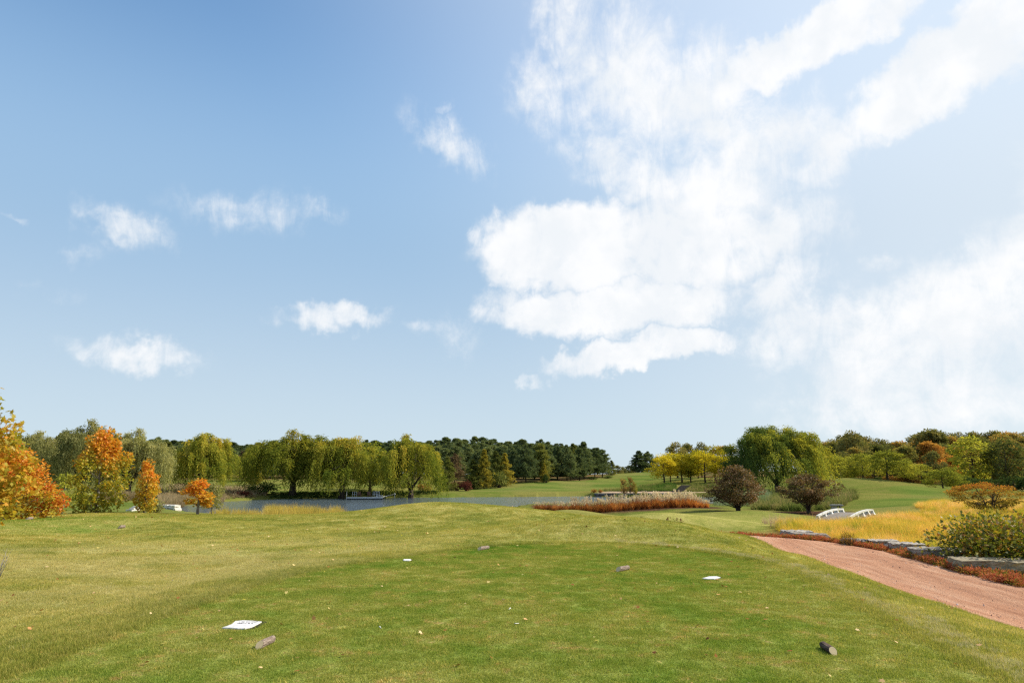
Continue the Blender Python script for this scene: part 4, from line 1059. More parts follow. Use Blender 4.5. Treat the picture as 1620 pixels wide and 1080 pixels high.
# ------------------------------------------------------------------ materials for hard things
def stone_mat(name, ramp_, scale=5, bump=.03, rough=.9):
    m, t, b = bsdf_mat(name, rough=rough, spec=.25)
    pos = t.node('ShaderNodeNewGeometry').outputs['Position']; oi = t.node('ShaderNodeObjectInfo').outputs['Random']
    mp = t.node('ShaderNodeMapping'); t.put(mp.inputs['Vector'], pos); mp.inputs['Scale'].default_value = (1, 1, 2.6)
    n = t.noise(mp.outputs[0], scale, 6, .7, .3); n2 = t.noise(pos, scale * 6, 3, .7)
    c = t.ramp(t.math('ADD', n, t.math('MULTIPLY', t.math('SUBTRACT', oi, .5), .22)), ramp_)
    c = t.mix(t.ss(n2, .55, .72, 0, .55), c, tuple(x * .45 for x in ramp_[0][1]) + (1,))
    t.put(b.inputs['Base Color'], c)
    bm = t.node('ShaderNodeBump'); bm.inputs['Strength'].default_value = .9; bm.inputs['Distance'].default_value = bump
    t.put(bm.inputs['Height'], t.math('ADD', n, t.math('MULTIPLY', n2, .4))); t.put(b.inputs['Normal'], bm.outputs[0])
    return m
M['slab'] = stone_mat('weathered_limestone', [(.3, (.13, .108, .085)), (.5, (.33, .285, .23)), (.68, (.54, .47, .38))], 5)
M['slab_warm'] = stone_mat('lichened_limestone', [(.3, (.18, .14, .08)), (.5, (.36, .30, .19)), (.68, (.50, .44, .30))], 5)
M['white_stone'] = stone_mat('pale_limestone', [(.3, (.50, .45, .37)), (.5, (.66, .61, .52)), (.7, (.80, .76, .68))], 2, .02)
M['dark_stone'] = stone_mat('grey_wall_stone', [(.3, (.055, .052, .05)), (.5, (.13, .12, .112)), (.7, (.24, .225, .20))], 1.4, .05)
M['plaque'] = stone_mat('white_marker_stone', [(.3, (.55, .53, .50)), (.5, (.72, .70, .67)), (.7, (.80, .78, .75))], 9, .004)
M['gap'] = bsdf_mat('shaded_soil_gap')[0]; M['gap'].node_tree.nodes['Principled BSDF'].inputs['Base Color'].default_value = (.02, .014, .008, 1)  # near-black soil, the shade of the plate recess painted in
def plain(name, col, rough=.6, spec=.3, nscale=0, col2=None):
    m, t, b = bsdf_mat(name, rough=rough, spec=spec)
    if nscale:
        pos = t.node('ShaderNodeTexCoord').outputs['Object']
        t.put(b.inputs['Base Color'], t.mix(t.ss(t.noise(pos, nscale, 5, .65), .35, .65), (*col, 1), (*(col2 or tuple(c * .6 for c in col)), 1)))
    else: b.inputs['Base Color'].default_value = (*col, 1)
    return m
M['white_paint'] = plain('white_paint', (.76, .75, .69), .55, .3, 3, (.46, .44, .37))
M['boards'] = plain('weathered_boards', (.30, .26, .22), .85, .2, 5, (.20, .17, .145))
M['alu'] = plain('grey_white_metal', (.62, .63, .64), .45, .5, 3, (.5, .5, .52))
M['chairwood'] = plain('red_brown_wood', (.20, .10, .07), .7, .3, 8)
M['concrete'] = plain('grey_concrete', (.38, .35, .31), .9, .2, 9, (.24, .22, .19))
M['step'] = plain('dark_timber_step', (.10, .08, .065), .9, .2, 6)
M['dark_plastic'] = plain('dark_float', (.05, .05, .055), .6)
M['cut'] = bsdf_mat('sawn_wood')[0]
def rough_block(name, w, d, h, seed, nx=7, ny=5, nz=3, j=.03, strata=.02):
    """a stone block with chipped, uneven faces and edges; origin at the middle of its base"""
    rng = np.random.RandomState(seed); V = {}; verts = []; faces = []
    def vid(i, j_, k):
        if (i, j_, k) not in V:
            V[(i, j_, k)] = len(verts)
            x = (i / nx - .5) * w; y = (j_ / ny - .5) * d; z = k / nz * h
            # rounded corners in plan and worn rims
            ex = abs(i / nx - .5) * 2; ey = abs(j_ / ny - .5) * 2
            sh = 1 - .10 * max(0, ex + ey - 1.35) - (.05 if k == nz else 0)
            off = rng.normal(0, 1, 3) * j
            s2 = rng_z[k] if ex == 1 or ey == 1 else 0
            verts.append((x * sh + off[0] + np.sign(x) * s2 * (ex == 1), y * sh + off[1] + np.sign(y) * s2 * (ey == 1), z + off[2] * (.7 if k else 0)))
        return V[(i, j_, k)]
    rng_z = rng.normal(0, strata, nz + 1)
    for i in range(nx):
        for j_ in range(ny):
            faces.append((vid(i, j_, nz), vid(i + 1, j_, nz), vid(i + 1, j_ + 1, nz), vid(i, j_ + 1, nz)))
            faces.append((vid(i, j_, 0), vid(i, j_ + 1, 0), vid(i + 1, j_ + 1, 0), vid(i + 1, j_, 0)))
    for k in range(nz):
        for i in range(nx):
            faces.append((vid(i, 0, k), vid(i + 1, 0, k), vid(i + 1, 0, k + 1), vid(i, 0, k + 1)))
            faces.append((vid(i + 1, ny, k), vid(i, ny, k), vid(i, ny, k + 1), vid(i + 1, ny, k + 1)))
        for j_ in range(ny):
            faces.append((vid(0, j_ + 1, k), vid(0, j_, k), vid(0, j_, k + 1), vid(0, j_ + 1, k + 1)))
            faces.append((vid(nx, j_, k), vid(nx, j_ + 1, k), vid(nx, j_ + 1, k + 1), vid(nx, j_, k + 1)))
    return new_mesh(name, verts, faces)
def boxm(name, cx, cy, cz, sx, sy, sz, bev=.008):
    """box with narrow bevels, centred"""
    import bmesh
    bm_ = bmesh.new(); bmesh.ops.create_cube(bm_, size=1)
    for v in bm_.verts: v.co = Vector((cx + v.co.x * sx, cy + v.co.y * sy, cz + v.co.z * sz))
    if bev: bmesh.ops.bevel(bm_, geom=list(bm_.edges), offset=min(bev, min(sx, sy, sz) * .3), segments=1, affect='EDGES')
    me_ = bpy.data.meshes.new(name); bm_.to_mesh(me_); bm_.free(); return me_

# ------------------------------------------------------------------ limestone slabs edging the path
for i, (p0, p1, ytop, ybase, dep, warm, lab) in enumerate((
  (1245, 1288, 837.5, 846.5, .9, 0, 'flat grey limestone slab farthest along the path, lying behind another'),
  (1258, 1312, 841, 851, .8, 0, 'long grey slab in front of the farthest one, where the golden grass begins'),
  (1340, 1377, 853, 863.5, .6, 0, 'small squarish limestone slab right of the dark brown sedum mound'),
  (1384, 1424, 854, 866, .6, 0, 'thin slab with red groundcover grown up against its front'),
  (1420, 1464, 858.5, 872, .65, 0, 'grey slab half buried in red groundcover left of the cracked one'),
  (1457, 1527, 865.5, 885, .75, 0, 'thick cracked grey limestone slab with red leaves lying on its top'),
  (1532, 1668, 884, 908, .95, 1, 'huge yellowish lichened slab nearest the camera, running out of the right edge'))):
    z0 = -.56
    bx = atz((p0 + p1) / 2, ybase - 1, z0); D = bx[1]
    wd = (p1 - p0) / 1080 * D * 1.02
    hh = max(.14, (ybase - ytop) / 1080 * D * .62)
    ms = rough_block('stone_slab', wd, dep, hh + .12, 200 + i, 12, 7, 4, .016, .03)
    o = link('stone_slab', ms, M['slab_warm' if warm else 'slab'], None, (bx[0], D + dep * .35, -.64 if i > 1 else -.70))
    o.rotation_euler = (0, R(RZ.uniform(-1.5, 2)), R(-14 if i > 2 else -8))
    tag(o, lab, 'stone slab', 'limestone slabs edging the path')

# ------------------------------------------------------------------ dry stone wall at the pond's left end
def stack_wall(name, label, cat, p_start, p_end, courses, ch, sl, mat, dep, seed, group=None, part='stone', taper=False, base_z=None):
    rng = np.random.RandomState(seed)
    a = np.array(p_start[:2], float); b_ = np.array(p_end[:2], float); Lw = np.linalg.norm(b_ - a); ang = math.atan2(b_[1] - a[1], b_[0] - a[0])
    z0 = base_z if base_z is not None else min(h1(*a), h1(*b_)) - .1
    e = empty(name, (a[0], a[1], z0), label, cat, group, ang)
    protos_ = [rough_block(part, 1, 1, 1, seed * 10 + q, 3, 2, 2, .04, .02) for q in range(5)]
    for p_ in protos_: p_.materials.append(mat)
    z = 0
    for c_ in range(courses):
        x = rng.uniform(0, .3) * sl if not taper else 0.0; h_ = ch * rng.uniform(.8, 1.2)
        lim = Lw * (1 - (.10 * c_ if taper else 0))
        x0 = Lw * .12 * c_ if taper == 2 else 0
        x += x0
        while x < lim:
            w_ = min(sl * rng.uniform(.6, 1.5), lim - x + .05)
            if w_ < .1: break
            o = link(part, protos_[rng.randint(5)], None, e)
            o.location = (x + w_ / 2, rng.uniform(-.06, .06), z + rng.uniform(-.008, .008))
            o.scale = (w_ * .97, dep * rng.uniform(.85, 1.1), h_ * .98); o.rotation_euler = (0, 0, rng.uniform(-.05, .05) + (pi if rng.rand() < .5 else 0))
            x += w_
        z += h_
    return e
wa = at(246, 810, 73); wb = at(281, 811, 72)
stack_wall('stone_wall', 'low dry wall of cream limestone blocks beside the left end of the pond', 'stone wall', wa, wb, 6, .155, .52, M['white_stone'], .9, 3, base_z=-2.42)
wa = at(204, 811, 66); wb = at(233, 810, 68)
stack_wall('stone_pile', 'low spread of cream limestone slabs left of the slim maple', 'stones', wa, wb, 3, .13, .6, M['white_stone'], .8, 4, taper=2, base_z=h1(wa[0], wa[1]) - .02)
# wall along the far shore
stack_wall('shore_wall', 'long dark grey stone retaining wall along the far shore below the steps', 'stone wall', (15.6, 133.4), (46.8, 133.8), 3, .27, .95, M['dark_stone'], .7, 6, base_z=WATER - .1)
# steps up the bank
pa = at(1070, 778, 137); pb = at(1085, 768, 149)
e = empty('stone_steps', (pa[0], pa[1], h1(pa[0], pa[1])), 'dark steps climbing the weedy bank below the yellow locusts', 'steps')
sm = boxm('step', 0, 0, 0, 1.9, .62, .3, .02); sm.materials.append(M['step'])
for k in range(12):
    f = k / 11; x = pa[0] + (pb[0] - pa[0]) * f; y = pa[1] + (pb[1] - pa[1]) * f
    o = link('step', sm, None, e); o.location = (x - pa[0], y - pa[1], h1(x, y) - h1(pa[0], pa[1]) + .03)
# saplings on the islet
sap = proto(broad_tree(95, 4, .75, 1.2, nc=20, per=50, L=.2, crad=.4, trunk=.05), M['bark_grey'], M['rust'])
sap2 = remat(sap, M['cedar_gold'])
for px, top, w, k, lab in ((986, 756, 13, sap, 'left sapling of three on the islet, leaning with sparse amber leaves'), (997, 753, 12, sap, 'tallest middle sapling on the islet with rusty leaf tips'), (1004, 763, 9, sap2, 'shortest right sapling on the islet, pale stem')):
    plant('sapling', k, px, 129.3, top, lab, 'sapling', 'saplings on the islet', w)

# ------------------------------------------------------------------ white dock with rails and chairs
dx0, D_, _z = atz(549, 790, WATER + .3); dx1 = atz(606, 788, WATER + .3)[0]
D_ = 120.5; dx0 = ray(549, 0)[0] * 0 + (549 - 810) / 1080 / 1.0255 * D_; dx1 = (606 - 810) / 1080 / 1.0255 * D_
Ld = dx1 - dx0
e = empty('dock', (dx0, D_, WATER), 'white floating dock with pipe railings reaching out from the far bank', 'dock', None, R(4))
link('float', boxm('float', Ld / 2, 0, .08, Ld * .98, 1.7, .3, .03), M['dark_plastic'], e)
pm_ = boxm('deck_plank', 0, 0, 0, Ld / 12 * .97, 1.9, .06, .008); pm_.materials.append(M['alu'])
for k in range(12):
    o = link('deck_plank', pm_, None, e); o.location = (Ld / 12 * (k + .5), 0, .30)
link('fascia', boxm('fascia', Ld / 2, -.98, .27, Ld, .05, .2, .01), M['alu'], e)
rx1 = (629 - 810) / 1080 / 1.0255 * 127 - dx0
gm = new_mesh('gangway', [(Ld - .5, .3, .36), (Ld - .4, 1.4, .36), (rx1, 7.0, .75), (rx1 - .2, 5.9, .75), (Ld - .5, .3, .22), (Ld - .4, 1.4, .22), (rx1, 7.0, .6), (rx1 - .2, 5.9, .6)], [(0, 3, 2, 1), (4, 5, 6, 7), (0, 1, 5, 4), (1, 2, 6, 5), (2, 3, 7, 6), (3, 0, 4, 7)])
link('gangway', gm, M['alu'], e)
def rail_panel(x0, x1, y, n, hgt, z0=.33):
    T = Tubes(); xs = np.linspace(x0, x1, n)
    for x in xs: T.add([(x, y, z0), (x, y, z0 + hgt)], [.035, .035], 6)
    for h_ in (.5, .98): T.add([(x0, y, z0 + hgt * h_), (x1, y, z0 + hgt * h_)], [.03, .03], 6)
    return T.mesh('railing')
link('railing', rail_panel(.75, 1.5, .8, 3, .9), M['alu'], e)
link('railing', rail_panel(Ld - 1.9, Ld - .8, .8, 5, .95), M['alu'], e)
link('railing', rail_panel(Ld - 1.1, Ld - .1, -.75, 2, .35), M['alu'], e)
for x, y, h_ in ((.05, -.85, 1.35), (Ld + 1.6, 3.2, 1.0)):
    T = Tubes(); T.add([(x, y, -.4), (x, y, h_)], [.045, .045], 8); link('post', T.mesh('post'), M['white_paint'], e)
def chair(x, lab):
    c_ = empty('garden_chair', (dx0 + x, D_ + .35 + x * .07, WATER + .34), lab, 'chair', 'chairs on the dock', R(170))
    link('seat', boxm('seat', 0, 0, .36, .6, .5, .05), M['chairwood'], c_)
    bk = boxm('slat', 0, 0, 0, .1, .03, .62, .006); bk.materials.append(M['chairwood'])
    for k in range(5):
        o = link('slat', bk, None, c_); o.location = (-.24 + .12 * k, .26, .66); o.rotation_euler = (R(-14), 0, 0)
    for sx in (-.26, .26):
        for sy in (-.2, .2): link('leg', boxm('leg', sx, sy, .17, .06, .06, .36, .005), M['chairwood'], c_)
        link('armrest', boxm('armrest', sx * 1.15, 0, .58, .09, .55, .03), M['chairwood'], c_)
chair(2.05, 'left of two red brown chairs on the dock, by the first railing'); chair(Ld - 2.5, 'right of two red brown chairs on the dock, near the gangway')

# ------------------------------------------------------------------ arched cart bridge
def pxw(px, D): return ray(px, 815)[0] * D
nl_ = np.array([pxw(1292, 43.5), 43.5]); nr_ = np.array([pxw(1345, 42.6), 42.6])
fl_ = np.array([pxw(1331, 48.5), 48.5]); fr_ = np.array([pxw(1384, 47.6), 47.6])
bc = (nl_ + nr_) / 2; bf = (fl_ + fr_) / 2; Lb = np.linalg.norm(bf - bc); ba = math.atan2(bf[1] - bc[1], bf[0] - bc[0]) - pi / 2
hw = np.linalg.norm(nr_ - nl_) / 2
zb0 = h1(*bc); zb1 = h1(*bf)
zb = -1.24
e = empty('bridge', (bc[0], bc[1], zb), 'small arched wooden bridge with low white side rails across the hollow', 'bridge', None, ba)
arch = lambda f: .02 + .20 * f + .13 * (1 - (2 * f - 1) ** 2)
npk = 26
pk = boxm('plank', 0, 0, 0, hw * 2 - .1, Lb / npk * .95, .07, .008); pk.materials.append(M['boards'])
for k in range(npk):
    f = (k + .5) / npk; o = link('plank', pk, None, e)
    o.location = (0, f * Lb, arch(f) + .02); o.rotation_euler = (math.atan2(.20 + .13 * 4 * (1 - 2 * f), Lb), 0, 0)
for sx in (-1, 1):
    V, Fq = [], []
    n = 16
    for i in range(n + 1):
        f = i / n; z = arch(f)
        for dx_, dz_ in ((-.07, .20), (.07, .20), (.07, .31), (-.07, .31)): V.append((sx * hw + dx_, f * Lb, z + dz_))
    for i in range(n):
        for k in range(4): Fq.append((i * 4 + k, i * 4 + (k + 1) % 4, i * 4 + 4 + (k + 1) % 4, i * 4 + 4 + k))
    Fq += [(0, 3, 2, 1), (n * 4, n * 4 + 1, n * 4 + 2, n * 4 + 3)]
    link('rail', new_mesh('rail', V, Fq), M['white_paint'], e)
    V = []
    for i in range(n + 1):
        f = i / n; z = arch(f)
        for dx_, dz_ in ((-.07, -.34), (.07, -.34), (.07, -.03), (-.07, -.03)): V.append((sx * hw + dx_, f * Lb, z + dz_))
    link('beam', new_mesh('beam', V, list(Fq)), M['boards'], e)
    for k in range(5):
        f = (k + .12) / 4.24; z = arch(f)
        # blocky stub post, wider at the foot
        pv = [(sx * hw + a * w_, f * Lb + b_ * w_ * 1.25, z + zz_) for zz_, w_ in ((-.03, .18), (.09, .12), (.22, .08)) for a, b_ in ((-1, -1), (1, -1), (1, 1), (-1, 1))]
        pf = [(q * 4 + k2, q * 4 + (k2 + 1) % 4, q * 4 + 4 + (k2 + 1) % 4, q * 4 + 4 + k2) for q in range(2) for k2 in range(4)] + [(0, 3, 2, 1), (8, 9, 10, 11)]
        link('post', new_mesh('post', pv, pf), M['white_paint'], e)

# stone bench
bx = at(1324, 808, 57); bz = h1(bx[0], bx[1])
e = empty('stone_bench', (bx[0], bx[1], bz), 'weathered stone bench standing on the lawn behind the bridge', 'bench', None, R(-12))
ms = rough_block('seat', 1.0, .5, .09, 301, 8, 4, 1, .006, .005)
o = link('seat', ms, M['concrete'], e, (0, 0, .44))
for sx, w_ in ((-.2, .42), (.28, .12)):
    q = [(sx - w_ / 2 * .8, -.14, -.05), (sx + w_ / 2 * .8, -.14, -.05), (sx + w_ / 2 * .8, .14, -.05), (sx - w_ / 2 * .8, .14, -.05), (sx - w_ / 2, -.18, .44), (sx + w_ / 2, -.18, .44), (sx + w_ / 2, .18, .44), (sx - w_ / 2, .18, .44)]
    link('support', new_mesh('support', q, [(0, 1, 5, 4), (1, 2, 6, 5), (2, 3, 7, 6), (3, 0, 4, 7), (4, 5, 6, 7), (3, 2, 1, 0)]), M['concrete'], e)

# ------------------------------------------------------------------ tee marker logs
mt = M['cut']; t = NT(mt.node_tree); b = mt.node_tree.nodes['Principled BSDF']
pos = t.node('ShaderNodeTexCoord').outputs['Object']
sp_ = t.node('ShaderNodeSeparateXYZ', ins={0: pos})
rr_ = t.math('SQRT', t.math('ADD', t.math('POWER', sp_.outputs[1], 2), t.math('POWER', sp_.outputs[2], 2)))
rg = t.math('SINE', t.math('MULTIPLY', t.math('ADD', rr_, t.math('MULTIPLY', t.noise(pos, 30, 2), .01)), 900))
t.put(b.inputs['Base Color'], t.mix(t.ss(rg, -1, 1), (.50, .37, .19, 1), (.68, .53, .30, 1)))
M['logbark'] = bark_mat('log_bark', (.20, .14, .105, 1), (.42, .33, .26, 1), 60)
M['logbark_dark'] = bark_mat('dark_log_bark', (.05, .035, .028, 1), (.24, .17, .13, 1), 60)
def log(pcut, pend, r, mat, lab, cutlean=.55, z=None, face_dark=False):
    zc = r + .002
    a = Vector(atz(*pcut, zc)); b_ = Vector(atz(*pend, zc))
    d = (b_ - a); Lg = d.length; gz = h1(a.x, a.y)
    e = empty('tee_marker', (a.x, a.y, gz + zc - .004), lab, 'tee marker', 'sawn logs marking the tees', math.atan2(d.y, d.x))
    n = 22; V, Fq = [], []
    rg_ = np.random.RandomState(int(pcut[0]))
    for i in range(9):
        f = i / 8
        for k in range(n):
            th = 2 * pi * k / n; q = r * (1 + .035 * sin(3 * th + 1) + rg_.normal(0, .012)) * (1 - .08 * f)
            x = f * Lg
            if i == 0: x = cutlean * r * sin(th) * 1.6
            if i == 8: q *= .82; x -= .0
            if i == 7: x = Lg * .955
            V.append((x, q * cos(th), q * sin(th)))
    for i in range(8):
        for k in range(n): Fq.append((i * n + k, (i + 1) * n + k, (i + 1) * n + (k + 1) % n, i * n + (k + 1) % n))
    Fq.append(tuple(8 * n + k for k in range(n))[::-1])
    link('bark', new_mesh('bark', V, Fq, False), mat, e)
    cf = [V[k] for k in range(n)]; cf = [(x - .001, y * .97, z_ * .97) for x, y, z_ in cf]
    link('cut_face', new_mesh('cut_face', cf, [tuple(range(n))]), M['cut'], e)
log((410.5, 1019), (432, 1008.8), .036, M['logbark'], 'pale barked log with a round sawn end, lying beside the large white plate')
log((1318, 1028.5), (1301, 1018), .034, M['logbark_dark'], 'dark barked log with a bright sawn end facing right, nearest the lower right corner')
log((978, 899.5), (994, 896.7), .042, M['logbark'], 'short weathered log left of the small white plate at the right of the tee')
log((758.5, 867), (772.5, 864.8), .040, M['logbark'], 'small weathered log at the far edge of the tee under the mound')
log((42, 826.5), (51, 826), .05, M['logbark'], 'tiny log on the far left tee nearest the orange maple')
log((189, 830.5), (198, 830), .05, M['logbark'], 'tiny log on the far left tee below the tall maple')

# ------------------------------------------------------------------ white yardage plates let into the turf
def plate(pxs, lab, text=False):
    P_ = [Vector(atz(x, y, .0)) for x, y in pxs]; c_ = sum(P_, Vector()) / len(P_)
    e = empty('marker_plate', (c_.x, c_.y, h1(c_.x, c_.y)), lab, 'stone plate', 'white plates set in the tee')
    L_ = [p - c_ for p in P_]
    n = len(L_)
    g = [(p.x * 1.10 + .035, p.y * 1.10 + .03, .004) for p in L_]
    link('shaded_soil_edge', new_mesh('shaded_soil_edge', g, [tuple(range(n))]), M['gap'], e)  # dark sheet reaching far and right: soil gap with the recess shadow painted in
    V = [(p.x, p.y, -.03) for p in L_] + [(p.x, p.y, .012) for p in L_] + [(p.x * .97, p.y * .97, .016) for p in L_]
    Fq = [(k, (k + 1) % n, n + (k + 1) % n, n + k) for k in range(n)] + [(n + k, n + (k + 1) % n, 2 * n + (k + 1) % n, 2 * n + k) for k in range(n)] + [tuple(2 * n + k for k in range(n))]
    link('stone', new_mesh('stone', V, Fq), M['concrete'] if c_.y > 13.5 else M['plaque'], e)
    if text:
        # the worn engraving: two rows of letter-like strokes, too worn to read
        rg_ = random.Random(4); V, Fq = [], []
        for row, (y, x0, x1) in enumerate(((984.9 + .6, 379, 408), (987.8, 376, 400))):
            x = x0
            while x < x1:
                if rg_.random() < .80:
                    a = Vector(atz(x, y - rg_.uniform(.2, .6), 0)) - c_; q = Vector(atz(x + rg_.uniform(.1, .8), y + rg_.uniform(.2, .7), 0)) - c_
                    d = (q - a).normalized(); s_ = Vector((-d.y, d.x, 0)) * .005; i0 = len(V)
                    V += [(p.x, p.y, .0175) for p in (a - s_, q - s_, q + s_, a + s_)]; Fq.append((i0, i0 + 1, i0 + 2, i0 + 3))
                    if rg_.random() < .6:
                        m2 = (a + q) / 2; i0 = len(V); s2 = Vector((d.y, -d.x, 0)) * .009
                        V += [(p.x, p.y, .0178) for p in (m2 - d * .004, m2 + s2 - d * .004, m2 + s2 + d * .004, m2 + d * .004)]; Fq.append((i0, i0 + 1, i0 + 2, i0 + 3))
                x += rg_.uniform(1.2, 2.0)
        link('engraving', new_mesh('engraving', V, Fq), plain('engraving_grey', (.14, .12, .11)), e)
PLATES = [[(351.5, 994), (358, 992), (366, 989), (372, 983.8), (384, 982.6), (400, 983.2), (414, 984.6), (406, 989), (398, 993), (388, 995.3), (376, 995.4), (362, 994.3)],
          [(1111, 915.5), (1122, 912.6), (1134, 912.4), (1140, 914), (1130, 916.4), (1119, 916.4)],
          [(637.5, 886.5), (639, 885), (649, 885), (651, 886), (648, 887.2), (640, 887.2)]]
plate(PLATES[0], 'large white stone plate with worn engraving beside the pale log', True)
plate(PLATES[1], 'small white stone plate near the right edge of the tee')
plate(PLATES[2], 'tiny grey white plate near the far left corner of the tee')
# broken golf tees
for px, py, lab in ((603, 995, 'small white broken golf tee on the turf left of the middle'), (805, 965, 'small white golf tee lying near the middle of the tee'), (821, 987, 'tiny pale golf tee fragment right of the middle')):
    p = atz(px, py, 0); T = Tubes()
    T.add([(0, 0, .012), (.03, .004, .014), (.05, .007, .016), (.056, .008, .016)], [.0025, .0035, .004, .009], 8)
    o = link('golf_tee', T.mesh('golf_tee'), M['white_paint'], None, p); o.rotation_euler = (0, 0, RZ.uniform(0, 6)); tag(o, lab, 'golf tee')
# ------------------------------------------------------------------ ground cover
def grass_mat(name, which, trans=.35):
    m = bpy.data.materials.new(name); m.use_nodes = True
    t = NT(m.node_tree); t.n.clear(); o = t.node('ShaderNodeOutputMaterial')
    pos = t.node('ShaderNodeNewGeometry').outputs['Position']; ti = t.node('ShaderNodeAttribute', attribute_name='tint').outputs['Fac']
    teec, roughc, v = turf_colors(t, pos)
    c = teec if which == 'tee' else roughc
    c = t.mix(1.0, c, t.ramp(ti, [(0, (.6, .72, .5)), (.4, (1.0, 1.05, .9)), (.8, (1.45, 1.3, 1.3)), (1, (2.2, 1.8, 2.1))]), 'MULTIPLY')
    if which == 'rough':
        sx = t.node('ShaderNodeSeparateXYZ', ins={0: pos})
        dx = t.math('DIVIDE', t.math('ADD', sx.outputs[0], 6.5), 1.2); dy = t.math('SUBTRACT', sx.outputs[1], 14)
        dd = t.math('SQRT', t.math('ADD', t.math('POWER', dx, 2), t.math('POWER', dy, 2)))
        k = t.math('MULTIPLY', t.ss(dd, 8, 1), t.ss(t.noise(pos, .5, 3, .6), .3, .6))
        c = t.mix(t.math('MULTIPLY', k, .75), c, (.56, .47, .21, 1))
    d = t.node('ShaderNodeBsdfDiffuse', ins={0: c}).outputs[0]
    tr = t.node('ShaderNodeBsdfTranslucent', ins={0: t.mix(1.0, c, (1.2, 1.25, .7, 1), 'MULTIPLY')}).outputs[0]
    t.l.new(t.node('ShaderNodeMixShader', ins={0: trans, 1: d, 2: tr}).outputs[0], o.inputs[0])
    return m
def world_mat(name, scale, stops, trans=.35, tintw=.5, warp=.3, by_z=None):
    """plant colour from patches over the ground plus each blade's own tint"""
    m = bpy.data.materials.new(name); m.use_nodes = True
    t = NT(m.node_tree); t.n.clear(); o = t.node('ShaderNodeOutputMaterial')
    pos = t.node('ShaderNodeNewGeometry').outputs['Position']; ti = t.node('ShaderNodeAttribute', attribute_name='tint').outputs['Fac']
    n = t.ss(t.noise(pos, scale, 4, .6, warp), .32, .68)
    f = t.math('ADD', t.math('MULTIPLY', n, 1 - tintw), t.math('MULTIPLY', ti, tintw))
    c = t.ramp(f, stops)
    d = t.node('ShaderNodeBsdfDiffuse', ins={0: c}).outputs[0]
    tr = t.node('ShaderNodeBsdfTranslucent', ins={0: c}).outputs[0]
    t.l.new(t.node('ShaderNodeMixShader', ins={0: trans, 1: d, 2: tr}).outputs[0], o.inputs[0])
    return m
rg = np.random.RandomState(77)
PLW = [[atz(x, y, 0)[:2] for x, y in q] for q in PLATES]
def off_things(P_):
    k = np.ones(len(P_), bool)
    for q in PLW: k &= sdf(P_, q) > .12
    return k
m_tee = grass_mat('tee_grass', 'tee'); m_rough = grass_mat('rough_grass', 'rough')
teeP = [blades_mesh(400 + k, 420, .15, .021, .0036, .8) for k in range(3)]
P_ = fill(TEE, .17, rg, .5, lambda p: in_view(p, .5) & off_things(p) & (p[:, 1] > 4.2))
fine_ = [blades_mesh(405 + k, 46, .045, .017, .0032, .8) for k in range(2)]
tee_o = scatter('tee_grass', teeP, P_, m_tee, 'short mown green turf of the tee', 'grass', rg, .8, 1.15, align=False)
ring = []
for q in PLW:
    q = np.array(q); c_ = q.mean(0)
    P2 = fill(q + (q - c_) * 1.0, .05, rg, .5, lambda p: (sdf(p, q) > .035) & (sdf(p, q) < .26))
    ring.append(P2)
scatter('turf_edge_grass', fine_, np.concatenate(ring), m_tee, 'short turf growing round the white plates', 'grass', rg, .8, 1.2, align=False)
roughP = [blades_mesh(410 + k, 380, .19, .042, .0042, 1.5, seg=1) for k in range(3)]
near_poly = [(-30, 3), (9, 3), (9, 20), (5, 22), (-30, 20)]
nopath = lambda p: (sdf(p, TEE) > -.04) & (sdf(p, PATHPOLY) > .03) & (sdf(p, TEE2) > .0) & in_view(p)
P_ = fill([(-16, 3.5), (9, 3.5), (9, 15), (-16, 15)], .20, rg, .5, nopath)
scatter('rough_grass', roughP, P_, m_rough, 'longer yellowing rough round the tee', 'grass', rg, .7, 1.2)
roughF = [blades_mesh(415 + k, 380, .34, .045, .008, 1.4) for k in range(3)]
P_ = fill([(-32, 15), (10, 15), (9, 23), (9, 32), (-32, 32)], .36, rg, .5, nopath)
scatter('far_rough_grass', roughF, P_, m_rough, 'dry olive rough over the mound beyond the tee', 'grass', rg, .6, 1.0)
P_ = fill(TEE2, .4, rg, .5)
scatter('left_tee_grass', [blades_mesh(419, 260, .34, .025, .008, .8)], P_, m_tee, 'short turf of the left tee', 'grass', rg)
# tall edge of the rough along the path
ed = []
for i in range(len(PL)):
    if PL[i][1] > 6:
        for _ in range(7): ed.append(PL[i] + np.array([rg.uniform(-.12, .05), rg.uniform(-.1, .1)]))
scatter('path_edge_grass', [blades_mesh(421, 60, .09, .06, .005, 1.0)], np.array(ed), m_rough, 'ragged grass hanging over the edge of the red path', 'grass', rg, .6, 1.2)

# a taller, darker lip where the mower turns along the tee, and straw lying outside it on the right
def shade_mat(name, k, straw=0.0):
    m = m_rough.copy(); m.name = name
    t_ = NT(m.node_tree)
    for nd in m.node_tree.nodes:
        if nd.type in ('BSDF_DIFFUSE', 'BSDF_TRANSLUCENT'):
            src = nd.inputs[0].links[0].from_socket
            q = t_.mix(1.0, src, (*k, 1), 'MULTIPLY')
            if straw: q = t_.mix(straw, q, (.62, .54, .30, 1))
            t_.l.new(q, nd.inputs[0])
    return m
m_lip = shade_mat('lip_grass', (.82, .88, .80)); m_straw = shade_mat('straw_grass', (1, 1, 1), .7)
lipP = [blades_mesh(425 + k, 120, .10, .055, .0045, 1.0) for k in range(2)]
P_ = fill([(-6.5, 4), (8, 4), (8, 19), (-6.5, 19)], .10, rg, .5, lambda p: (sdf(p, TEE) > -.02) & (sdf(p, TEE) < .16) & in_view(p))
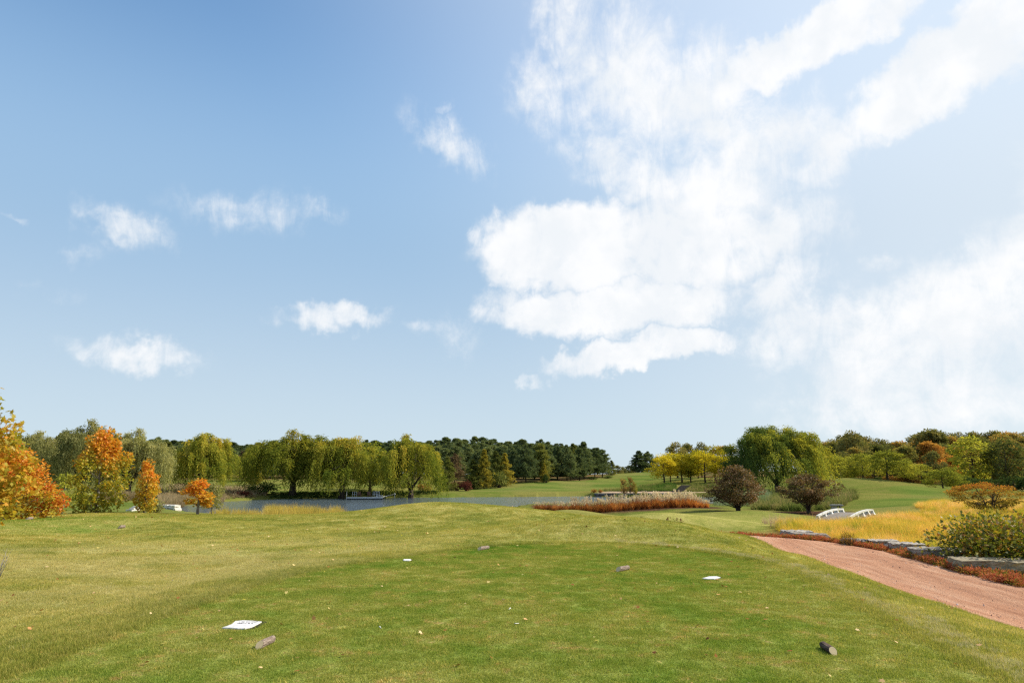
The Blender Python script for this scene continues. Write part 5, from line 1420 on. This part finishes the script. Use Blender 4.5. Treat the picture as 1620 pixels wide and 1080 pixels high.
P2 = fill([(-6.5, 4), (-3, 4), (-2, 15), (-6.5, 15)], .15, rg, .5, lambda p: (sdf(p, TEE) > .1) & (sdf(p, TEE) < .2 + 1.1 * vnoise(p[:, 0], p[:, 1], .7, 21) ** 1.5) & (rg.rand(len(p)) < .75) & in_view(p))
scatter('tee_lip_grass', lipP, np.concatenate([P_, P2]), m_lip, 'darker lip of longer grass round the edge of the tee', 'grass', rg, .7, 1.15)
P_ = fill([(2, 5), (8, 5), (8, 19), (2, 19)], .15, rg, .5, lambda p: (sdf(p, TEE) > .12) & (sdf(p, TEE) < .35 + .5 * vnoise(p[:, 0], p[:, 1], .8, 22)) & (p[:, 0] > 2.5) & in_view(p))
scatter('straw_strip', lipP, P_, m_straw, 'pale strip of matted straw outside the right edge of the tee', 'grass', rg, .6, .95)

# golden grass
m_gold = world_mat('golden_grass', .32, [(0, (.20, .24, .02)), (.24, (.42, .40, .035)), (.42, (.74, .51, .06)), (.7, (.88, .56, .12)), (1, (.88, .62, .30))], .42, .36, .8)
goldP = [blades_mesh(430 + k, 90, .18, .46, .012, .6, seg=3, curve=.7) for k in range(4)]
P_ = fill(GOLD, .30, rg, .5, lambda p: in_view(p, 3) & (p[:, 1] < 40) & (p[:, 0] < 40))
P_ = P_[np.hypot((P_[:, 0] - ray(1612, 0)[0] * 0 - ray(1612, 850)[0] * 17.6) / 1.8, (P_[:, 1] - 17.6) / 1.3) > .8]
P2 = fill(GOLD, .42, rg, .5, lambda p: in_view(p, 3) & (p[:, 1] >= 40) & (p[:, 0] < 60))
P_ = np.concatenate([P_, P2])
br_ = sdf(P_, [nl_ + (-.4, -2.6), nr_ + (.6, -2.4), fr_ + (.5, .5), fl_ + (-.4, .5)]) > .1
P_ = P_[br_]
scatter('golden_grass', goldP, P_, m_gold, 'golden yellow meadow grass filling the hollow right of the path', 'grass', rg, .65, 1.25)
tallP = [blades_mesh(434 + k, 130, .20, .78, .013, .45, seg=3, curve=.6) for k in range(2)]
P_ = fill(GOLD, 1.7, rg, .5, lambda p: in_view(p, 3) & (p[:, 1] < 50) & (p[:, 1] > 21) & (p[:, 0] < 40))
P_ = P_[(sdf(P_, [nl_ + (-2.4, -6.6), nr_ + (2.6, -6.4), fr_ + (1.5, 2.5), fl_ + (-1.4, 2.5)]) > .1)]
m_goldg = world_mat('green_gold_grass', .9, [(0, (.13, .20, .02)), (.45, (.34, .38, .03)), (.7, (.66, .52, .06)), (1, (.86, .60, .22))], .42, .5)
scatter('tall_gold_tufts', tallP, P_, m_goldg, 'taller green and gold tufts standing out of the golden grass', 'grass', rg, .6, 1.1)
# coarse tufts and strays in the turf
P_ = fill(TEE, .33, rg, .5, lambda p: in_view(p, .5) & off_things(p) & (p[:, 1] > 4.2) & (vnoise(p[:, 0], p[:, 1], .8, 31) > .52))
scatter('coarse_tufts', [blades_mesh(436 + k, 34, .06, .030, .0042, 1.6) for k in range(2)], P_, shade_mat('coarse_tuft', (1.25, 1.2, 1.2)), 'coarse pale tufts dotted through the mown turf', 'grass', rg, .6, 1.4)
P_ = fill([(-16, 4), (9, 4), (9, 24), (-16, 24)], .4, rg, .5, lambda p: nopath(p) & (vnoise(p[:, 0], p[:, 1], 1.0, 33) > .5))
scatter('stray_tufts', [blades_mesh(438 + k, 40, .10, .062, .005, 1.3) for k in range(2)], P_, shade_mat('stray_tuft', (1.1, 1.05, 1.1), .25), 'stray strawy tufts through the rough', 'grass', rg, .6, 1.3)
# pinkish seed heads at its left fringe
m_seed = world_mat('seed_heads', .8, [(0, (.42, .30, .13)), (1, (.66, .50, .32))], .3)
seedP = [blades_mesh(440, 36, .16, .62, .012, .5, seg=2, curve=.4)]
P_ = fill([(12.0, 31), (13.6, 34), (18, 38.2), (20.5, 39), (17.5, 39.4), (12.5, 35.5)], .42, rg)
scatter('seed_head_grass', seedP, P_, m_seed, 'pinkish seeding grass fringing the golden hollow', 'grass', rg, .6, 1.1)

# red groundcover along the stones
m_red = world_mat('red_groundcover', 2.6, [(0, (.10, .14, .02)), (.25, (.24, .20, .035)), (.42, (.46, .20, .05)), (.6, (.46, .12, .05)), (.8, (.54, .16, .08)), (1, (.66, .38, .16))], .3, .5)
def rosette(seed, n=150, R_=.17, Hh=.13, L=.045):
    r_ = np.random.RandomState(seed); d = unit(r_.normal(size=(n, 3))); d[:, 2] = abs(d[:, 2])
    Q = d * np.array([R_, R_, Hh]) * (r_.rand(n) ** .4)[:, None]
    return merge([leaves(Q, unit(d + r_.normal(0, .5, (n, 3))), r_, L * r_.uniform(.6, 1.3, n), L * .62, roll=r_.normal(0, .6, (n, 3)) + np.array([0, 0, 1.]))], [r_.uniform(0, 1, n)], 'rosette')
ros = [rosette(450 + k) for k in range(4)]
pr = []
for i in range(len(PR)):
    y = PR[i][1]; x = PR[i][0]
    if y > 8:
        d = PR[min(i + 1, len(PR) - 1)] - PR[max(i - 1, 0)]; d /= np.linalg.norm(d); nrm = np.array([d[1], -d[0]])
        w_ = .42 + .32 * math.sin(i * .23) + .2 * math.sin(i * .7); w_ = max(.15, w_)
        for _ in range(7): pr.append(PR[i] + nrm * rg.uniform(-.12, w_) + d * rg.uniform(-.1, .1))
scatter('red_groundcover', ros, np.array(pr), m_red, 'low red and orange groundcover tumbling between the limestone slabs and the path', 'groundcover', rg, .45, 1.35)
far_ = np.array([(x, y) for x, y in pr if y > 23.5])
scatter('far_red_groundcover', ros, np.concatenate([far_, far_ + rg.normal(0, .25, far_.shape)]), m_red, 'taller rust red groundcover round the far bend of the path', 'groundcover', rg, .7, 1.5)
m_org = world_mat('orange_stems', 1.2, [(0, (.24, .17, .06)), (.5, (.50, .22, .08)), (1, (.55, .34, .16))], .3)
P_ = fill([(5.5, 29.6), (7.5, 28.8), (9.4, 26.3), (10.6, 24), (11.6, 24.5), (10.4, 28), (8.5, 30.5), (6, 31.5)], .2, rg)
scatter('orange_stem_cover', [blades_mesh(455, 60, .15, .38, .009, .5, seg=2)], P_, m_org, 'dry orange stems behind the far bend of the path', 'groundcover', rg, .6, 1.1)
# brown mound of sedum among the slabs
for px, D, top, w, lab in ((1343 - 8, 21.8, 841, 26, 'low brown green cushion plant behind the small squarish slab'), (1537, 17.2, 874, 40, 'low russet cushion plant between the cracked slab and the yellowish one')):
    plant('cushion_plant', proto(shrub_mesh(460 + px, .3, .4, 700, .04), M['bark'], M['rust'], ('stem', 'foliage')), px, D, top, lab, 'plant', 'cushion plants among the slabs', w)

# tall red ornamental grasses, clump by clump
m_clump = foliage_mat('rust_grass', [(0, (.20, .085, .035)), (.3, (.42, .14, .05)), (.6, (.62, .23, .07)), (1, (.66, .38, .13))], .4, .35)
m_plume = foliage_mat('cream_plumes', [(0, (.42, .33, .25)), (.5, (.66, .56, .44)), (1, (.80, .72, .60))], .4, .1)
def miscanthus(seed):
    r_ = np.random.RandomState(seed)
    a = blades_mesh(seed, 520, .30, 1.02, .018, .34, seg=3, curve=.35)
    n = 34; az_ = r_.uniform(0, 2 * pi, n); le = r_.uniform(.02, .42, n); L_ = r_.uniform(.95, 1.5, n)
    tip = np.stack([np.cos(az_) * le * L_, np.sin(az_) * le * L_, L_], 1); base = np.stack([np.cos(az_) * .18, np.sin(az_) * .18, np.zeros(n)], 1) * r_.rand(n)[:, None]
    T = Tubes(); ch, ti = [], []
    for i in range(n):
        T.add([base[i], (base[i] + tip[i]) / 2 + np.array([0, 0, .05]), tip[i]], [.004, .0035, .002], 3)
        q = 26; f = r_.uniform(0, 1, q); dd = unit(tip[i] - base[i]); Q = tip[i] - dd * (f * .24)[:, None] + r_.normal(0, .018, (q, 3))
        ch.append(leaves(Q, unit(dd + r_.normal(0, .45, (q, 3)) + np.array([.25, 0, 0])), r_, .085, .026)); ti.append(r_.uniform(0, 1, q))
    return a, T.mesh('stem'), merge(ch, ti, 'plume')
MC = []
for k in range(3):
    a, s_, p_ = miscanthus(470 + k); a.materials.append(m_clump); s_.materials.append(m_clump); p_.materials.append(m_plume); MC.append((a, s_, p_))
xs = np.linspace(0, 1, 30)
def clump(x, y, sc, k, lab):
    e = empty('ornamental_grass', (x, y, h1(x, y) - .03), lab, 'ornamental grass', 'bed of tall red grasses by the pond', RZ.uniform(0, 6.28), (sc * .9, sc * .9, sc * .68 * RZ.uniform(.9, 1.12)))
    for nm, me_ in zip(('blades', 'stems', 'plumes'), MC[k]): link(nm, me_, None, e)
for i, f in enumerate(xs):
    px = 850 + f * 268
    if abs(px - 1004) < 3: continue
    D = 57.2 + 3.6 * max(0, f - .35) / .65
    sc = (.78 if px < 900 else .95) + .30 * math.sin(min(1, max(0, (px - 900) / 220)) * pi * .6) * (1 if px > 1000 else .55)
    if px > 1085: sc *= 1 - (px - 1085) / 33 * .35
    lab = ('leftmost clump of the red grass bed, smaller and paler than the rest' if i == 0 else 'rightmost clump of the red grass bed, bowing toward the round purple brown bush' if i == len(xs) - 1 else 'rust red grass clump with cream plumes inside the long bed before the pond')
    clump(ray(px, 800)[0] * D, D, sc, i % 3, lab)
    if i % 2 == 0 and 900 < px < 1100: clump(ray(px + 5, 800)[0] * (D + 1.3), D + 1.3, sc * 1.06, (i + 1) % 3, 'rust red grass clump with cream plumes inside the long bed before the pond')

# reeds and weeds by the water
m_reed = world_mat('yellow_reeds', .6, [(0, (.22, .22, .05)), (.4, (.50, .40, .08)), (.75, (.66, .46, .09)), (1, (.60, .54, .28))], .4)
m_sedge = world_mat('dark_sedge', .5, [(0, (.02, .04, .010)), (.6, (.05, .09, .022)), (1, (.11, .13, .04))], .25)
m_tan = world_mat('tan_cattails', .5, [(0, (.16, .13, .05)), (.5, (.38, .28, .14)), (1, (.52, .42, .26))], .3)
m_weed = world_mat('bank_weeds', .35, [(0, (.06, .10, .022)), (.35, (.15, .19, .035)), (.65, (.30, .27, .08)), (1, (.40, .28, .13))], .35)
m_green = world_mat('leafy_green_bank', .3, [(0, (.05, .11, .018)), (.55, (.12, .20, .03)), (1, (.30, .26, .08))], .35)
m_thin = world_mat('pale_reeds', .6, [(0, (.10, .16, .06)), (.6, (.22, .28, .12)), (1, (.42, .44, .26))], .4)
R1 = [blades_mesh(500 + k, 60, .28, 1.1, .035, .30, seg=3, curve=.25) for k in range(3)]
R2 = [blades_mesh(505 + k, 55, .35, .75, .05, .55, seg=2, curve=.5) for k in range(3)]
R3 = [blades_mesh(508, 16, .35, 1.2, .03, .25, seg=2, curve=.2)]
def pw(*l): return [at(px, 800, D)[:2] for px, D in l]
P_ = fill(pw((420, 50), (470, 47), (530, 47), (553, 52), (500, 57), (420, 58)), .42, rg)
scatter('yellow_reeds', R1, P_, m_reed, 'yellow green reeds along the near shore left of the mound', 'reeds', rg, .5, 1.05)
P_ = fill(pw((330, 52), (420, 50), (430, 58), (340, 62)), .75, rg)
scatter('sparse_reeds', R1, P_, m_reed, 'sparse brownish reeds beside the smallest maple', 'reeds', rg, .3, .7)
P_ = fill(pw((425, 119), (560, 126.5), (690, 132), (690, 135.5), (560, 131.5), (430, 126)), .6, rg, .5, lambda p: sdf(p, POND) > .1)
scatter('dark_sedge', R2, P_, m_sedge, 'dark green sedge strip under the willows on the far bank', 'sedge', rg, .4, .8)
P_ = fill(pw((252, 82), (292, 90), (296, 98), (250, 96)), .55, rg, .5, lambda p: sdf(p, POND) > -.2)
P2 = fill(pw((160, 88), (222, 92), (222, 100), (160, 98)), .6, rg)
P3 = fill(pw((330, 103), (352, 108), (345, 118), (320, 112)), .6, rg)
scatter('tan_cattails', R1, np.concatenate([P_, P2, P3]), m_tan, 'tan cattails on the shore at the left end of the pond', 'cattails', rg, .7, 1.2)
P_ = fill(pw((245, 100), (330, 106), (420, 122), (420, 150), (250, 135)), 1.0, rg, .5, lambda p: sdf(p, POND) > .3)
scatter('brown_bank_weeds', R2, P_, m_tan, 'rough brown weeds on the left bank behind the pond', 'weeds', rg, .6, 1.3)
P_ = fill(pw((1035, 138.5), (1070, 139), (1070, 150), (1010, 148), (1010, 141)), .6, rg)
P2 = fill(pw((1088, 138), (1120, 137), (1120, 150), (1090, 151)), .7, rg)
scatter('leafy_bank', R2, P_, m_green, 'bright green leafy cover on the bank left of the steps', 'groundcover', rg, .7, 1.3)
P3 = fill(pw((1088, 137), (1200, 137), (1215, 146), (1095, 153)), .8, rg); P4 = fill(pw((955, 141), (1035, 141), (1030, 150), (1060, 152), (1075, 158), (1010, 152), (955, 145)), .9, rg)
scatter('weedy_bank', R2, np.concatenate([P3, P4]), m_weed, 'dry weeds on the far bank behind the stone wall', 'weeds', rg, .5, 1.2)
P_ = fill([(21.2, 128.4), (28, 128.4), (28, 130.2), (21, 130.2)], .35, rg)
scatter('islet_grass', R2, P_, m_green, 'bright green grass on the islet under the three saplings', 'grass', rg, .5, .9)
P_ = fill(pw((1128, 66), (1215, 64), (1222, 95), (1140, 84)), .55, rg)
scatter('pale_reeds', R3, P_, m_thin, 'thin pale reeds standing in the water behind the round bush', 'reeds', rg, .6, 1.1)
P_ = fill(pw((1195, 60), (1270, 58), (1340, 62), (1356, 76), (1352, 90), (1290, 96), (1225, 94), (1200, 75)), .65, rg)
scatter('bank_weeds', R2, P_, m_weed, 'tangled weeds and reeds on the bank between the two purple brown bushes', 'weeds', rg, .6, 1.35)
P_ = fill(pw((1185, 95), (1245, 97), (1250, 108), (1190, 106)), .7, rg, .5, lambda p: sdf(p, POND) > 0)
scatter('willow_undergrowth', R2, P_, m_sedge, 'dark growth under the huge green willow', 'undergrowth', rg, .9, 1.6)

# fallen leaves on the turf
n = 1000
Q = np.c_[rg.uniform(-17, 7, n), 4.6 + 24 * rg.rand(n) ** 1.2]
Q = Q[in_view(Q, 0) & (sdf(Q, PATHPOLY) > 0)]
z = H(Q[:, 0], Q[:, 1]); n = len(Q)
on = sdf(Q, TEE) < 0
P3 = np.c_[Q, z + np.where(on, .022, .045)]
ax = unit(np.c_[rg.normal(size=(n, 2)), rg.normal(0, .25, n)])
LL = rg.uniform(.022, .065, n)
m_leaf = foliage_mat('fallen_leaf', [(0, (.16, .07, .03)), (.4, (.36, .15, .05)), (.6, (.62, .36, .15)), (.85, (.75, .55, .30)), (1, (.62, .52, .06))], .15, 0)
lv = merge([leaves(P3, ax, rg, LL, LL * .8, STAR, roll=np.c_[rg.normal(0, .4, (n, 2)), np.ones(n)])], [rg.rand(n)], 'fallen_leaves', 12)
tag(link('fallen_leaves', lv, m_leaf), 'small dry fallen leaves scattered over the turf', 'fallen leaves', kind='stuff')

# loose pebbles on the path
n = 2600
u_ = rg.rand(n); k_ = rg.randint(60, 200, n)
Q = PL[k_] * (1 - u_[:, None]) + PR[k_] * u_[:, None] + rg.normal(0, .05, (n, 2))
z = H(Q[:, 0], Q[:, 1])
OCT = np.array([(1, 0, 0), (-1, 0, 0), (0, 1, 0), (0, -1, 0), (0, 0, 1.)]); TR = [(0, 2, 4), (2, 1, 4), (1, 3, 4), (3, 0, 4)]
sz = rg.uniform(.004, .014, n) * (1 + 1.2 * (rg.rand(n) < .06))
V = (OCT[None] * sz[:, None, None] * rg.uniform(.6, 1.2, (n, 5, 1))) + np.c_[Q, z + .008][:, None, :]
tri = np.stack([V[:, list(q)] for q in TR], 1).reshape(-1, 3, 3)
m_peb = foliage_mat('pebble', [(0, (.22, .10, .07)), (.5, (.46, .28, .20)), (.85, (.62, .48, .40)), (1, (.75, .70, .66))], .0, 0)
tag(link('path_pebbles', mesh_poly('path_pebbles', tri.reshape(-1, 3), 3, np.repeat(rg.rand(n), 4)), m_peb), 'loose reddish pebbles on the path', 'pebbles', kind='stuff')
